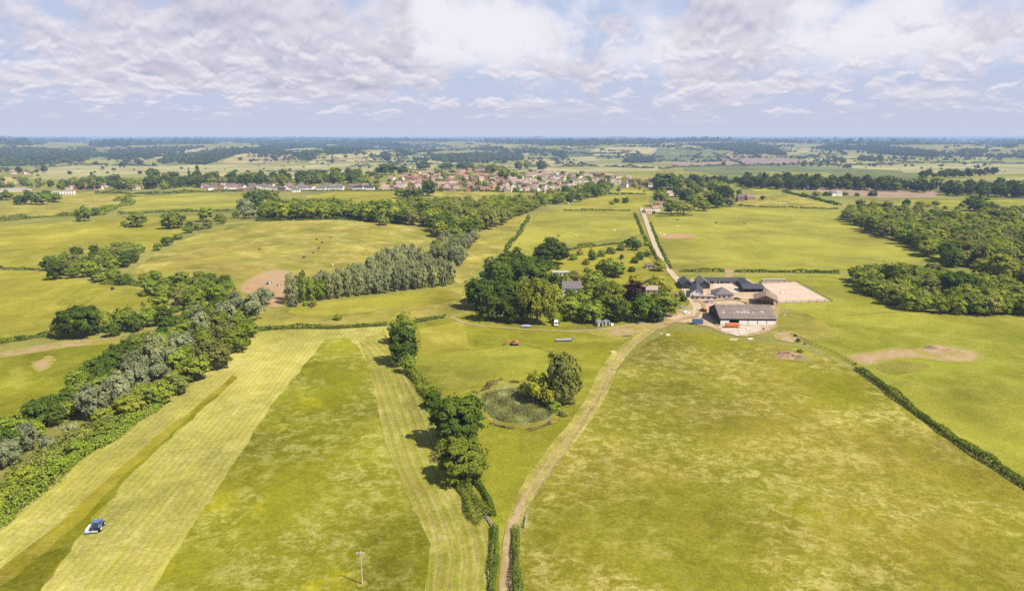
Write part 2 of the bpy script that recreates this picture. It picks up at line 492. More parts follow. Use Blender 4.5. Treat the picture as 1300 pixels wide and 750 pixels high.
def far_mesh(shape, hue):
    k = (shape, hue)
    if k not in _far:
        r_ = []
        for _ in range(5):
            Q = crown(shape, 0)
            a = np.array([[-.03, 0, 0], [.03, 0, 0], [.02, 0, .35], [-.02, 0, .35]]); b = a[:, [1, 0, 2]]
            Q = np.concatenate([Q, a[None], b[None]])
            mi = np.zeros(len(Q)); mi[-2:] = 1
            r_.append(quads_to_mesh('tree', Q, [LEAF[hue], BARK], mi))
        _far[k] = r_
    return random.choice(_far[k])
KIND = {'broad': 'broadleaf_tree', 'willow': 'willow_tree', 'poplar': 'poplar_tree', 'bush': 'bush', 'cone': 'conifer_tree'}
CATN = {'broad': 'tree', 'willow': 'tree', 'poplar': 'tree', 'bush': 'bush', 'cone': 'tree'}
def tree(shape, hue, p, D, ht, label, group=None, name=None, lod=None, sink=.0):
    """One tree: D metres across, ht metres tall."""
    w = D * ppm(p)
    if lod is None: lod = 2 if w > 44 else 1 if w > 11 else 0
    name = name or KIND[shape]; rz = random.uniform(0, 6.28)
    z = hz(p[0], p[1]) - sink
    if lod == 0:
        o = link(name, far_mesh(shape, hue)); o.location = (p[0], p[1], z); o.rotation_euler = (0, 0, rz)
        o.scale = (D, D * random.uniform(.85, 1.15), ht)
    else:
        o = empty(name, (p[0], p[1], z), rz)
        c = link('crown', crown_mesh(shape, lod, hue), o); c.scale = (D, D * random.uniform(.86, 1.14), ht)
        t = link('stems' if shape == 'bush' else 'trunk', trunk_of(shape, hue), o); k = min(D, ht); t.scale = (k, k, ht)
    tag(o, label, CATN[shape], group)
    return o
LOOK = {'dark': 'dark green', 'mid': 'green', 'light': 'light green', 'olive': 'olive', 'silver': 'silvery', 'poplar': 'pale grey-green', 'gold': 'golden', 'copper': 'purple', 'blue': 'blue-dark', 'hedge': 'dull green'}
WORD_ = {'broad': 'tree', 'willow': 'feathery tree', 'poplar': 'narrow tree', 'bush': 'bush', 'cone': 'pointed conifer'}
def cut(s): return s if len(s.replace('-', ' ').split()) <= 16 else s.replace(', ', ', ').replace(' from the left', ' from left').replace(' of the big pair shading', ' shading').replace(' along the grassy baulk between yellow fields', ' on the grassy baulk').replace(' round the houses at the head of the lane', ' round the lane houses')
def label_set(items, where, group, ordinal=None):
    """items: [(object, shape, hue)]; ordinal: words saying where the count starts, else the set shares one label per look."""
    if ordinal:
        by = {}
        for o, s_, h in items: by.setdefault((s_, h), []).append(o)
        for (s_, h), v in by.items():
            for i, o in enumerate(v):
                o['label'] = cut(f'{LOOK[h]} {WORD_[s_]} {where}' if len(v) == 1 else f'{LOOK[h]} {WORD_[s_]} {where}, {nth(i)} {ordinal}'); o['group'] = group
    else:
        for o, s_, h in items:
            o['label'] = f'{LOOK[h]} {WORD_[s_]} {where}'; o['group'] = f'{LOOK[h]} {WORD_[s_]}s {group}'
def row(spec, where, group, ordinal='from the left', key=None):
    """spec: [(px, py of the foot, width px, height/width, shape, hue)]"""
    it = []
    for px, py, w, hr, s_, h in sorted(spec, key=key or (lambda q: q[0])):
        p = at(px, py); D = w / ppm(p)
        it.append((tree(s_, h, p, D, D * hr, None), s_, h))
    label_set(it, where, group, ordinal)
    return it
def scatter(poly_px, gap, n_max, mix, where, group, size=(8, 13), hr=(.85, 1.15), name=None, ordinal=None, world=None, lod=None, px=False):
    """Trees all over a piece of ground. mix: [(shape, hue, weight)]"""
    poly = world or world_poly(poly_px)
    A = np.array([[p[0], p[1]] for p in poly]) if not px else np.array(poly_px, float); lo, hi = A.min(0), A.max(0)
    got = []
    for _ in range(n_max * 30):
        q = rng.uniform(lo, hi)
        if not inside(q[None], A)[0]: continue
        if px: q = np.array(at(float(q[0]), float(q[1])))[:2]
        if any((q[0] - g[0]) ** 2 + (q[1] - g[1]) ** 2 < gap * gap for g in got): continue
        got.append(q)
        if len(got) >= n_max: break
    it = []
    ks = random.choices([(a, b) for a, b, _ in mix], [c for _, _, c in mix], k=len(got))
    for q, (s_, h) in sorted(zip(got, ks), key=lambda v: v[0][0] / v[0][1]):
        D = random.uniform(*size); k = random.uniform(*hr)
        if s_ == 'bush': D *= .6; k = random.uniform(.6, .8)
        if s_ == 'poplar': D *= .62; k *= 1.8
        it.append((tree(s_, h, (q[0], q[1], hz(*q)), D, D * k, None, name=name, lod=lod), s_, h))
    label_set(it, where, group, ordinal)
    return it
def hedge(pts, w, h, label, hue='hedge', q=None, world=False, rough=.3, name='hedge', group=None, cat_='hedge', top=None, smooth=True):
    rough = max(rough, .1) * 1.5 if rough > .1 else rough
    L = [(p.x, p.y) for p in (at(*a) for a in pts)] if not world else [(p[0], p[1]) for p in pts]
    if smooth and len(L) > 2: L = [(p.x, p.y) for p in cat([(a, b, 0) for a, b in L], False, 6)]
    L = np.array(L); seg = np.hypot(*(L[1:] - L[:-1]).T); cum = np.concatenate([[0], np.cumsum(seg)]); T = cum[-1]
    mid = L[len(L) // 2]; s_ = ppm((mid[0], mid[1], hz(*mid)))
    q = q or max(.2, min(1.6, 1.1 / s_))
    n = int(min(16000, max(150, T * (2 * h + w) / (q * q) * .85)))
    u = rng.uniform(0, T, n)
    X = np.interp(u, cum, L[:, 0]); Y = np.interp(u, cum, L[:, 1])
    i = np.clip(np.searchsorted(cum, u) - 1, 0, len(seg) - 1)
    d = (L[i + 1] - L[i]) / seg[i][:, None]
    ph = rng.uniform(0, 6.28, 6)
    bump = 1 + rough * (np.sin(u / (2.1 * h) + ph[0]) * .45 + np.sin(u / (4.7 * h) + ph[1]) * .5 + np.sin(u / (.9 * h) + ph[2]) * .3)
    side = 1 + rough * (np.sin(u / (2.9 * h) + ph[3]) * .5 + np.sin(u / (1.3 * h) + ph[4]) * .4)
    wander = w * .3 * rough * np.sin(u / (7 * h) + ph[5])
    a = rng.uniform(-.12, math.pi + .12, n); cx = np.cos(a); cz = np.sin(a)
    ex = np.sign(cx) * np.abs(cx) ** .6; ez = np.sign(cz) * np.abs(cz) ** .6
    r_ = rng.uniform(.72, 1.05, n)
    off = ex * w / 2 * side * r_ + wander
    zz = np.maximum(ez * h * bump * r_, .05)
    x, y = X - d[:, 1] * off, Y + d[:, 0] * off
    P = np.stack([x, y, H(x, y) + zz], 1)
    N = np.stack([-d[:, 1] * cx, d[:, 0] * cx, cz], 1) + rng.normal(0, .5, (n, 3)); N /= np.linalg.norm(N, axis=1, keepdims=True)
    o = link(name, quads_to_mesh(name, leaf_quads(P, N, np.full((n, 1), q * .62)), [LEAF[hue]]))
    return tag(o, label, cat_, group)
def wood_mass(name, poly_px, gap, label, size=(9, 15), hue='blue', nq=16, cap=2600, world=None, ground_only=False):
    """A far-off wood that reads as one mass."""
    poly = world or world_poly(poly_px)
    A = np.array([[p[0], p[1]] for p in poly]); lo, hi = A.min(0), A.max(0)
    ext = hi - lo; area = ext[0] * ext[1]
    n = int(min(cap * 3, area / (gap * gap)))
    q = rng.uniform(lo, hi, (n, 2)); q = q[inside(q, A)][:cap]
    if len(q) == 0: return None
    return mass_at(name, q, size, label, hue, nq)
def mass_at(name, q, size, label, hue='blue', nq=16):
    n = len(q); D = rng.uniform(*size, n); ht = D * rng.uniform(.8, 1.25, n)
    U = unit(n * nq).reshape(n, nq, 3); U[..., 2] = np.abs(U[..., 2]) * 1.1 - .15
    P = np.stack([q[:, 0][:, None] + U[..., 0] * D[:, None] * .5, q[:, 1][:, None] + U[..., 1] * D[:, None] * .5,
                  H(q[:, 0], q[:, 1])[:, None] + ht[:, None] * (.4 + .55 * U[..., 2])], -1).reshape(-1, 3)
    N = U.reshape(-1, 3) + rng.normal(0, .3, (n * nq, 3)); N /= np.linalg.norm(N, axis=1, keepdims=True)
    hf = np.repeat(D, nq)[:, None] * .27
    o = link(name, quads_to_mesh(name, leaf_quads(P, N, hf), [LEAF[hue]]))
    return tag(o, label, 'woodland', None, 'stuff')
# ------------------------------------------------------------------ camera, light, sky
cam = bpy.data.cameras.new('camera'); cam.lens = 36 * F / 1300; cam.sensor_width = 36; cam.sensor_fit = 'HORIZONTAL'
cam.clip_start = 1; cam.clip_end = 200000
co_ = bpy.data.objects.new('camera', cam); COL.objects.link(co_); co_.location = (0, 0, CAM_Z); co_.rotation_euler = (math.pi / 2 - PITCH, 0, 0)
scn.camera = co_
SUN_EL, SUN_AZ = 52.0, 121.0          # azimuth clockwise from the way the camera looks (+Y)
sdir = Vector((math.sin(R(SUN_AZ)) * math.cos(R(SUN_EL)), math.cos(R(SUN_AZ)) * math.cos(R(SUN_EL)), math.sin(R(SUN_EL))))
sl = bpy.data.lights.new('sun', 'SUN'); sl.energy = 5.0; sl.angle = R(.53); sl.color = (1, .93, .80)
so = bpy.data.objects.new('sun', sl); COL.objects.link(so); so.rotation_euler = sdir.to_track_quat('Z', 'Y').to_euler(); so.location = (0, 0, 300)
scn.view_settings.view_transform = 'Standard'; scn.view_settings.look = 'None'; scn.view_settings.exposure = 0.80; scn.view_settings.gamma = 1
scn.view_settings.use_curve_mapping = False
scn.cycles.max_bounces = 5; scn.cycles.diffuse_bounces = 3; scn.cycles.glossy_bounces = 2; scn.cycles.transmission_bounces = 3
scn.cycles.transparent_max_bounces = 6; scn.cycles.volume_bounces = 0; scn.cycles.use_denoising = False
scn.cycles.caustics_reflective = False; scn.cycles.caustics_refractive = False
scn.cycles.sample_clamp_indirect = 4

def build_world():
    w = bpy.data.worlds.new('World'); scn.world = w; w.use_nodes = True
    t = NT(w.node_tree)
    D = t.n('ShaderNodeTexCoord').outputs['Generated']
    D = t.vmath('NORMALIZE', D)
    s = t.n('ShaderNodeSeparateXYZ'); t.l(D, s.inputs[0]); X, Y, Z = s.outputs
    sky = t.n('ShaderNodeTexSky', sky_type='NISHITA'); sky.sun_disc = False
    sky.sun_elevation = R(SUN_EL); sky.sun_rotation = R(SUN_AZ); sky.air_density = 1.0; sky.dust_density = 1.2; sky.ozone_density = 2.0; sky.altitude = 100
    az = t.math('ARCTAN2', X, Y); el = t.math('ARCSINE', Z)
    # a cloud deck seen from below: the plane at unit height, flattened towards the horizon
    zz = t.math('ADD', t.math('MAXIMUM', Z, 0.0), .11)
    P = t.comb(t.math('DIVIDE', X, zz), t.math('DIVIDE', Y, zz), 0.0)
    Pz = t.comb(t.math('DIVIDE', X, zz), t.math('DIVIDE', Y, zz), t.math('MULTIPLY', el, 14))
    def blob(px, py, rx, ry, amp):
        """A bank of cloud centred where the photograph has one (its bearing and height above the horizon)."""
        d = ray(px, py); d = d / np.linalg.norm(d)
        a0, e0 = math.atan2(d[0], d[1]), math.asin(d[2])
        u = t.math('MULTIPLY', t.math('SUBTRACT', az, a0), F / rx); v = t.math('MULTIPLY', t.math('SUBTRACT', el, e0), F / ry)
        r2 = t.math('ADD', t.math('MULTIPLY', u, u), t.math('MULTIPLY', v, v))
        return t.math('MULTIPLY', t.math('EXPONENT', t.math('MULTIPLY', r2, -1)), amp)
    def total(ls):
        r_ = ls[0]
        for q in ls[1:]: r_ = t.math('ADD', r_, q)
        return r_
    ev = t.math('LOGARITHM', t.math('ADD', t.math('MAXIMUM', el, -.03), .04), math.e)
    def field(dv, sc, off_, det_=8, ro=.56, di=.25):
        q = t.comb(t.math('MULTIPLY', az, 11.5), t.math('ADD', t.math('MULTIPLY', ev, 2.7), dv), 0.0)
        return t.noise(q, sc, det_, ro, di, off_)
    def shape_at(dv): return t.math('MULTIPLY_ADD', t.math('ADD', t.math('MULTIPLY', field(dv, .55, (3.1, 7.7, 1.3), 9, .53, .1), .68), t.math('MULTIPLY', field(dv, 1.7, (9.4, 2.2, 5.0), 9, .56, .15), .32)), 1.7, -.35)
    shape = shape_at(0.0); upper = shape_at(.16)
    bank = total([blob(150, 25, 330, 62, .24), blob(420, 85, 150, 34, .14), blob(90, 85, 200, 30, .12), blob(880, 25, 130, 34, .22), blob(770, 30, 60, 16, .13), blob(1000, 78, 170, 30, .17),
                  blob(1230, 35, 110, 46, .22), blob(1230, 112, 110, 16, .12), blob(1020, 108, 120, 13, .13), blob(690, 88, 130, 20, .13), blob(300, 112, 200, 16, .08),
                  blob(620, 40, 110, 40, -.24), blob(1090, 20, 80, 30, -.16), blob(660, 15, 70, 22, -.14)])
    low = t.step(el, .006, .07)
    dens = t.math('ADD', shape, bank)
    m_gray = t.math('MULTIPLY', t.step(dens, .54, .70), low)
    veil = t.math('MULTIPLY', t.step(t.math('ADD', t.math('MULTIPLY_ADD', field(0.0, .8, (14, 3, 2), 7, .55), 1.5, -.27), total([blob(610, 40, 190, 60, .40), blob(1080, 25, 200, 50, .34), blob(800, 75, 500, 26, .08), blob(1000, 55, 160, 40, .15)])), .54, .90), t.step(el, .05, .12))
    g = .58   # undo the exposure
    base = t.mix(t.step(el, 0.0, .12), (.565 * g, .60 * g, .755 * g), (.50 * g, .59 * g, .80 * g))
    base = t.mix(t.step(el, -.002, .02), (.60 * g, .645 * g, .79 * g), base)
    col = t.mix(t.math('MULTIPLY', veil, .93), base, (.90 * g, .875 * g, .925 * g))
    lit = t.math('MULTIPLY_ADD', t.math('SUBTRACT', shape, upper), 3.2, .5, clamp=True)
    core = t.step(dens, .60, .86)
    cl = t.mix(lit, (.42 * g, .425 * g, .56 * g), (.88 * g, .84 * g, .89 * g))
    cl = t.mix(t.math('MULTIPLY', core, .55), cl, t.mix(lit, (.47 * g, .465 * g, .59 * g), (.72 * g, .69 * g, .77 * g)))
    col = t.mix(t.math('MULTIPLY', m_gray, .9), col, cl)
    # small far cumulus low over the horizon
    sm = t.noise(t.comb(t.math('MULTIPLY', az, 24), t.math('MULTIPLY', ev, 5.5), 3.0), 1.0, 7, .55, .2, (6, 1, 8))
    sm2 = t.noise(t.comb(t.math('MULTIPLY', az, 24), t.math('ADD', t.math('MULTIPLY', ev, 5.5), .2), 3.0), 1.0, 7, .55, .2, (6, 1, 8))
    ms = t.math('MULTIPLY', t.math('MULTIPLY', t.step(t.math('ADD', sm, t.math('MULTIPLY', bank, .25)), .50, .64), t.step(el, .012, .04)), t.math('SUBTRACT', 1.0, t.step(el, .11, .17)))
    col = t.mix(t.math('MULTIPLY', ms, .75), col, t.mix(t.math('MULTIPLY_ADD', t.math('SUBTRACT', sm, sm2), 5.0, .55, clamp=True), (.53 * g, .53 * g, .68 * g), (.88 * g, .84 * g, .90 * g)))
    # the camera's part of the sky is mostly cloud; open Nishita sky above it
    hi = t.math('MAXIMUM', t.step(el, .30, .75), t.math('MULTIPLY', t.step(Z, -.02, -.2), 1.0))
    A = t.n('ShaderNodeBackground'); t.l(sky.outputs[0], A.inputs[0]); A.inputs[1].default_value = .065
    B = t.n('ShaderNodeBackground'); t.l(col, B.inputs[0]); B.inputs[1].default_value = 1.0
    x = t.n('ShaderNodeMixShader'); t.l(t.math('MULTIPLY_ADD', hi, -.72, .97), x.inputs[0]); t.l(A.outputs[0], x.inputs[1]); t.l(B.outputs[0], x.inputs[2])
    o = t.n('ShaderNodeOutputWorld'); t.l(x.outputs[0], o.inputs[0])
build_world()

# ------------------------------------------------------------------ ground
G = {}
G['ground'] = grass_mat('base_ground', (0.185, 0.172, 0.042), (0.155, 0.159, 0.039), (0.229, 0.198, 0.098), .35, big=.004, mid=.02, fine=.5)
G['pasture'] = grass_mat('dry_pasture', (0.152, 0.148, 0.012), (0.181, 0.158, 0.020), (0.287, 0.250, 0.086), .9, big=.014, mid=.22, fine=.8, yellow=((0.175, 0.171, 0.008), .5), bare=((0.204, 0.181, 0.050), .3))
G['green'] = grass_mat('green_meadow', (0.173, 0.181, 0.020), (0.202, 0.195, 0.026), (0.248, 0.221, 0.062), .35, big=.012, mid=.06)
G['lush'] = grass_mat('lush_grass', (0.147, 0.151, 0.011), (0.182, 0.174, 0.016), (0.239, 0.212, 0.056), .4, big=.018, mid=.09)
G['yellow'] = grass_mat('yellowing_meadow', (0.222, 0.198, 0.024), (0.194, 0.184, 0.024), (0.284, 0.240, 0.062), .45, big=.008, mid=.045)
G['tan'] = grass_mat('grazed_hill', (0.229, 0.193, 0.037), (0.174, 0.172, 0.029), (0.301, 0.239, 0.086), .75, big=.018, mid=.055, bare=((0.312, 0.239, 0.102), .6))
G['light'] = grass_mat('light_meadow', (0.218, 0.204, 0.034), (0.198, 0.194, 0.030), (0.259, 0.228, 0.061), .3, big=.008, mid=.035)
G['uncut'] = grass_mat('uncut_meadow', (0.134, 0.138, 0.007), (0.169, 0.165, 0.013), (0.259, 0.244, 0.078), .8, big=.018, mid=.22, yellow=((0.269, 0.230, 0.007), .6))
G['wedge'] = grass_mat('standing_grass', (0.209, 0.181, 0.018), (0.183, 0.166, 0.013), (0.259, 0.215, 0.049), .5, big=.03, mid=.10)
G['wedge2'] = grass_mat('standing_grass_dark', (0.123, 0.126, 0.005), (0.150, 0.149, 0.009), (0.196, 0.190, 0.034), .35, big=.03, mid=.10)
G['mown'] = grass_mat('mown_swath', (0.289, 0.271, 0.057), (0.312, 0.288, 0.073), (0.375, 0.345, 0.149), .45, mid=.10, stripes=(2.2, (0.179, 0.194, 0.014), .36, (0.285, 0.207, 0.095), .28))
G['mown2'] = grass_mat('mown_curve', (0.225, 0.216, 0.043), (0.257, 0.235, 0.051), (0.338, 0.308, 0.138), .5, mid=.10, stripes=(3.0, (0.163, 0.174, 0.015), .7, (.200, .150, .050), .6))
G['rough'] = grass_mat('rough_grass', (0.172, 0.165, 0.027), (0.213, 0.186, 0.036), (0.257, 0.211, 0.072), .5, big=.03, mid=.09, bare=((0.208, 0.160, 0.064), .5))
G['reeds'] = grass_mat('reed_bed', (0.163, 0.175, 0.043), (0.179, 0.186, 0.077), (0.234, 0.239, 0.101), .6, big=.06, mid=.2)
G['bare'] = soil_mat('bare_earth', (.255, .170, .085), (.300, .215, .120), .12, (.20, .180, .030), .85)
G['pink'] = soil_mat('bare_hillside', (.275, .175, .095), (.300, .200, .115), .06, (.23, .185, .045), .4)
G['plough'] = soil_mat('ploughed_soil', (.215, .145, .095), (.25, .18, .12), .02)
G['purple'] = soil_mat('far_ploughed', (.190, .125, .118), (.225, .155, .135), .01)
G['greygreen'] = grass_mat('grey_green_crop', (0.091, 0.112, 0.040), (0.116, 0.128, 0.046), (0.149, 0.142, 0.057), .3, big=.004, mid=.015, fine=.2)
G['farpale'] = grass_mat('far_pale_meadow', (0.256, 0.232, 0.100), (0.224, 0.215, 0.086), (0.310, 0.260, 0.162), .4, big=.003, mid=.012, fine=.2)
G['fartan'] = grass_mat('far_tan_field', (0.310, 0.244, 0.118), (0.278, 0.232, 0.094), (0.360, 0.274, 0.156), .4, big=.003, mid=.012, fine=.2)
G['fargreen'] = grass_mat('far_green_field', (0.165, 0.178, 0.049), (0.189, 0.192, 0.055), (0.214, 0.207, 0.078), .3, big=.003, mid=.012, fine=.2)
G['dirt'] = soil_mat('track_dirt', (.235, .165, .085), (.31, .23, .135), .35, (.185, .165, .03), .6)
G['grasstrack'] = grass_mat('grassy_track', (0.229, 0.203, 0.042), (0.257, 0.222, 0.056), (0.321, 0.269, 0.110), .6, big=.05, mid=.15)
G['lane'] = soil_mat('stone_lane', (.33, .255, .175), (.39, .31, .225), .3, (.20, .18, .05), .15)
G['yard'] = soil_mat('yard_hardcore', (.315, .225, .145), (.40, .30, .21), .2, (.25, .185, .075), .5)
G['sand'] = soil_mat('arena_sand', (0.382, 0.291, 0.217), (0.427, 0.331, 0.251), .08)
G['concrete'] = soil_mat('concrete', (.36, .285, .22), (.43, .355, .285), .25)
G['water'] = None

def make_ground():
    ys = np.concatenate([np.arange(-900, 0, 60), np.arange(0, 1000, 9), np.arange(1000, 2600, 18), np.geomspace(2600, 46000, 130)])
    h = np.concatenate([np.arange(0, 420, 11), np.geomspace(420, 44000, 75)])
    xs = np.concatenate([-h[:0:-1], h])
    XX, YY = np.meshgrid(xs, ys); Z = H(XX, YY)
    nx, ny = len(xs), len(ys)
    V = np.stack([XX, YY, Z], -1).reshape(-1, 3)
    i = np.arange(nx * ny).reshape(ny, nx)
    Q = np.stack([i[:-1, :-1], i[:-1, 1:], i[1:, 1:], i[1:, :-1]], -1).reshape(-1, 4)
    me = bpy.data.meshes.new('ground')
    me.vertices.add(len(V)); me.vertices.foreach_set('co', V.reshape(-1))
    me.loops.add(Q.size); me.loops.foreach_set('vertex_index', Q.reshape(-1).astype(np.int32))
    me.polygons.add(len(Q)); me.polygons.foreach_set('loop_start', np.arange(0, Q.size, 4, dtype=np.int32))
    me.materials.append(G['ground']); me.update(calc_edges=True)
    me.polygons.foreach_set('use_smooth', np.ones(len(Q), bool)); me.update()
    tag(link('ground', me), 'rolling farmland reaching to the horizon', 'ground', kind='structure')
make_ground()
def fld(pts, mat, layer=1, name='field', smooth=0, **k):
    return sheet(name, world_poly(pts, smooth), G[mat], layer, **k)

# nearest fields
HEDGE_L = [at(*p).to_2d() for p in ((-60, 705), (0, 668), (70, 610), (150, 548), (215, 500), (275, 450), (312, 424))]
dirB = (at(300, 482) - at(50, 750)).to_2d().normalized(); nB = np.array([-dirB.y, dirB.x])
acB = lambda V: V @ nB
SW = cat([(*at(*p).to_2d(), 0) for p in ((436, 428), (462, 450), (482, 510), (505, 590), (530, 645), (545, 700), (540, 750), (536, 900))], False, 8)
acD = lambda V: line_dist(V, [(p.x, p.y) for p in SW])
MEADOW = [(-420, 800), (-150, 760), (0, 668), (70, 610), (150, 548), (215, 500), (275, 450), (312, 424), (360, 418), (430, 418), (492, 414), (497, 432), (510, 470), (530, 505), (545, 545), (560, 590), (592, 628), (627, 670), (624, 750), (624, 1100), (-420, 1100)]
fld(MEADOW, 'mown', 1, across=acB, step=5)
fld([(413, 430), (440, 429), (456, 440), (470, 470), (480, 520), (487, 560), (520, 635), (546, 690), (541, 750), (536, 900), (40, 960), (193, 750), (270, 628), (345, 515)], 'uncut', 2, jitter=.25, step=5)
fld([(302, 480), (262, 515), (215, 556), (160, 608), (100, 684), (50, 750), (-40, 866), (-300, 866), (-120, 800), (0, 722), (60, 676), (120, 622), (190, 562), (250, 515), (296, 476)], 'wedge', 2, jitter=.25, step=5)
fld([(282, 497), (258, 518), (215, 556), (160, 608), (100, 684), (50, 750), (-40, 866), (-170, 866), (-40, 772), (40, 716), (110, 655), (165, 598), (222, 545), (262, 509)], 'wedge2', 3, jitter=.5, step=5)
fld([(456, 432), (488, 420), (496, 436), (508, 472), (526, 505), (543, 548), (558, 592), (590, 630), (624, 672), (621, 750), (620, 960), (535, 960), (541, 750), (546, 690), (520, 635), (487, 560), (480, 520), (470, 468)], 'mown2', 3, across=acD, step=3.2)
fld([(655, 1100), (654, 750), (658, 690), (680, 630), (722, 568), (757, 512), (787, 466), (818, 436), (850, 420), (905, 422), (950, 434), (1010, 440), (1060, 458), (1095, 478), (1130, 504), (1200, 555), (1300, 624), (1500, 760), (1900, 1100)], 'pasture', 1, step=8)
fld([(985, 418), (985, 392), (1060, 390), (1062, 349), (1080, 354), (1110, 372), (1160, 394), (1300, 398), (1480, 402), (1480, 700), (1300, 612), (1200, 549), (1130, 497), (1098, 472), (1060, 452), (1015, 432)], 'green', 1, step=8)
fld([(528, 412), (570, 404), (620, 411), (700, 416), (800, 420), (838, 414), (812, 436), (780, 462), (752, 508), (716, 562), (672, 625), (650, 664), (640, 690), (637, 760), (637, 1000), (629, 1000), (629, 750), (629, 676), (608, 632), (600, 600), (560, 540), (530, 500), (515, 468), (520, 430)], 'lush', 1, step=6)
fld([(532, 418), (588, 407), (596, 443), (536, 452)], 'yellow', 2, jitter=.2)
fld([(520, 455), (540, 452), (600, 445), (668, 440), (720, 462), (690, 480), (600, 492), (548, 490)], 'green', 2, smooth=4)
# pond dip
fld([(600, 500), (616, 493), (634, 484), (655, 486), (676, 483), (698, 490), (718, 502), (720, 518), (711, 529), (703, 538), (684, 541), (664, 545), (646, 541), (628, 541), (616, 533), (607, 520)], 'rough', 3, smooth=4, jitter=.7)
fld([(610, 504), (626, 497), (640, 490), (656, 491), (672, 492), (690, 500), (706, 508), (708, 522), (698, 532), (680, 535), (662, 540), (646, 535), (630, 534), (618, 525)], 'reeds', 4, smooth=4, jitter=.8)
# farm surroundings
fld([(570, 405), (600, 395), (640, 340), (690, 318), (815, 302), (836, 340), (850, 350), (866, 365), (880, 382), (850, 402), (830, 413), (700, 415), (620, 411)], 'lush', 1)
fld([(690, 330), (740, 315), (800, 312), (830, 335), (845, 352), (800, 362), (740, 350), (700, 345)], 'yellow', 2, smooth=3)
fld([(840, 349), (1064, 350), (1062, 392), (990, 420), (900, 380), (862, 360)], 'green', 1)
fld([(985, 392), (1018, 396), (1048, 412), (1066, 425), (1040, 432), (1008, 426), (986, 416)], 'rough', 2, smooth=4)
fld([(962, 360), (1011, 358), (1056, 383), (988, 385.5)], 'sand', 3, name='arena_sand')
fld([(878, 372), (862, 359), (884, 352), (950, 354), (968, 362), (985, 375), (990, 390), (988, 409), (986, 416), (968, 424), (945, 428), (918, 424), (900, 415), (882, 412), (858, 410), (840, 418), (826, 418), (838, 404), (872, 394)], 'yard', 3, name='farmyard', jitter=.25)
fld([(906, 361), (944, 359), (950, 368), (930, 372), (905, 372)], 'concrete', 4, name='courtyard')
fld([(912, 413), (966, 414.5), (962, 422), (936, 427), (917, 421)], 'concrete', 5, name='hardstanding', jitter=.3)
fld([(745, 421), (790, 412), (840, 404), (858, 408), (838, 418), (812, 425), (790, 432), (775, 430)], 'bare', 2, smooth=3, jitter=.3, fade=14)
fld([(984, 423), (1008, 421), (1018, 428), (1016, 436), (1000, 434), (984, 431)], 'bare', 2, smooth=3, jitter=.3, fade=3, step=1.5)
fld([(968, 446), (990, 441), (1012, 446), (1034, 453), (1052, 464), (1020, 461), (990, 455)], 'rough', 2, smooth=4, jitter=.3)
fld([(1070, 450), (1100, 447), (1132, 441), (1160, 443), (1182, 437), (1220, 441), (1250, 450), (1244, 460), (1205, 461), (1170, 456), (1130, 459), (1096, 466)], 'bare', 2, smooth=3, jitter=.4, fade=9, step=2.2)
fld([(1112, 466), (1130, 459), (1166, 460), (1180, 466), (1150, 474), (1128, 474)], 'rough', 2, smooth=4)
# mid fields
fld([(828, 300), (818, 282), (832, 272), (900, 265), (960, 263), (1062, 266), (1105, 284), (1155, 307), (1200, 329), (1072, 344), (850, 341)], 'light', 1)
fld([(836, 298), (868, 297), (888, 299), (870, 303), (842, 303)], 'pink', 2, smooth=4, jitter=.5, fade=6, step=2.5)
fld([(645, 318), (668, 290), (686, 270), (722, 267), (800, 268), (815, 298), (745, 308), (690, 320), (665, 330)], 'light', 1)
fld([(690, 268), (724, 262), (748, 250), (822, 247), (824, 262), (802, 266)], 'yellow', 1)
fld([(770, 246), (800, 238), (840, 239), (850, 244), (822, 246)], 'yellow', 1)
fld([(556, 338), (575, 318), (602, 300), (640, 276), (668, 269), (680, 272), (664, 288), (643, 316), (612, 340), (584, 362)], 'tan', 1)
fld([(165, 346), (200, 320), (240, 302), (290, 283), (370, 278), (470, 282), (540, 291), (550, 299), (522, 320), (482, 342), (430, 362), (380, 375), (362, 388), (340, 388), (300, 372), (255, 358), (190, 352)], 'tan', 1, step=8)
fld([(302, 366), (326, 348), (350, 342), (372, 346), (390, 352), (384, 362), (366, 374), (360, 389), (340, 389), (318, 376)], 'pink', 2, smooth=4, jitter=.5, fade=6, step=2.5)
fld([(308, 417), (340, 398), (370, 388), (480, 374), (588, 362), (602, 376), (588, 396), (560, 402), (510, 409), (430, 414)], 'rough', 1)
fld([(370, 392), (480, 377), (560, 368), (585, 380), (500, 392), (400, 402)], 'yellow', 2, smooth=3)
fld([(-150, 290), (0, 288), (110, 279), (180, 273), (238, 291), (192, 318), (132, 330), (60, 341), (0, 339), (-150, 338)], 'yellow', 1)
fld([(-150, 346), (0, 344), (60, 346), (130, 360), (222, 376), (195, 392), (110, 404), (70, 418), (0, 438), (-150, 478)], 'yellow', 1)
fld([(70, 386), (108, 362), (135, 365), (105, 390)], 'lush', 2)
fld([(-150, 490), (0, 447), (84, 432), (158, 428), (150, 445), (110, 480), (60, 515), (18, 545), (-150, 640)], 'lush', 1)
fld([(0, 447), (84, 432), (158, 428), (150, 436), (90, 441), (0, 455)], 'bare', 2)
fld([(40, 462), (54, 455), (70, 452), (66, 464), (56, 471), (42, 470)], 'pink', 2, smooth=4, fade=7, step=1.4, jitter=.8)
fld([(-150, 268), (0, 258), (60, 247), (165, 243), (196, 250), (170, 263), (110, 273), (0, 283), (-150, 295)], 'tan', 1)
fld([(152, 268), (186, 250), (250, 245), (310, 248), (302, 263), (232, 269)], 'light', 1)
fld([(118, 281), (170, 273), (250, 275), (252, 281), (180, 285)], 'yellow', 1)
fld([(388, 250), (420, 244), (500, 243), (506, 263), (462, 268), (430, 262)], 'yellow', 1)
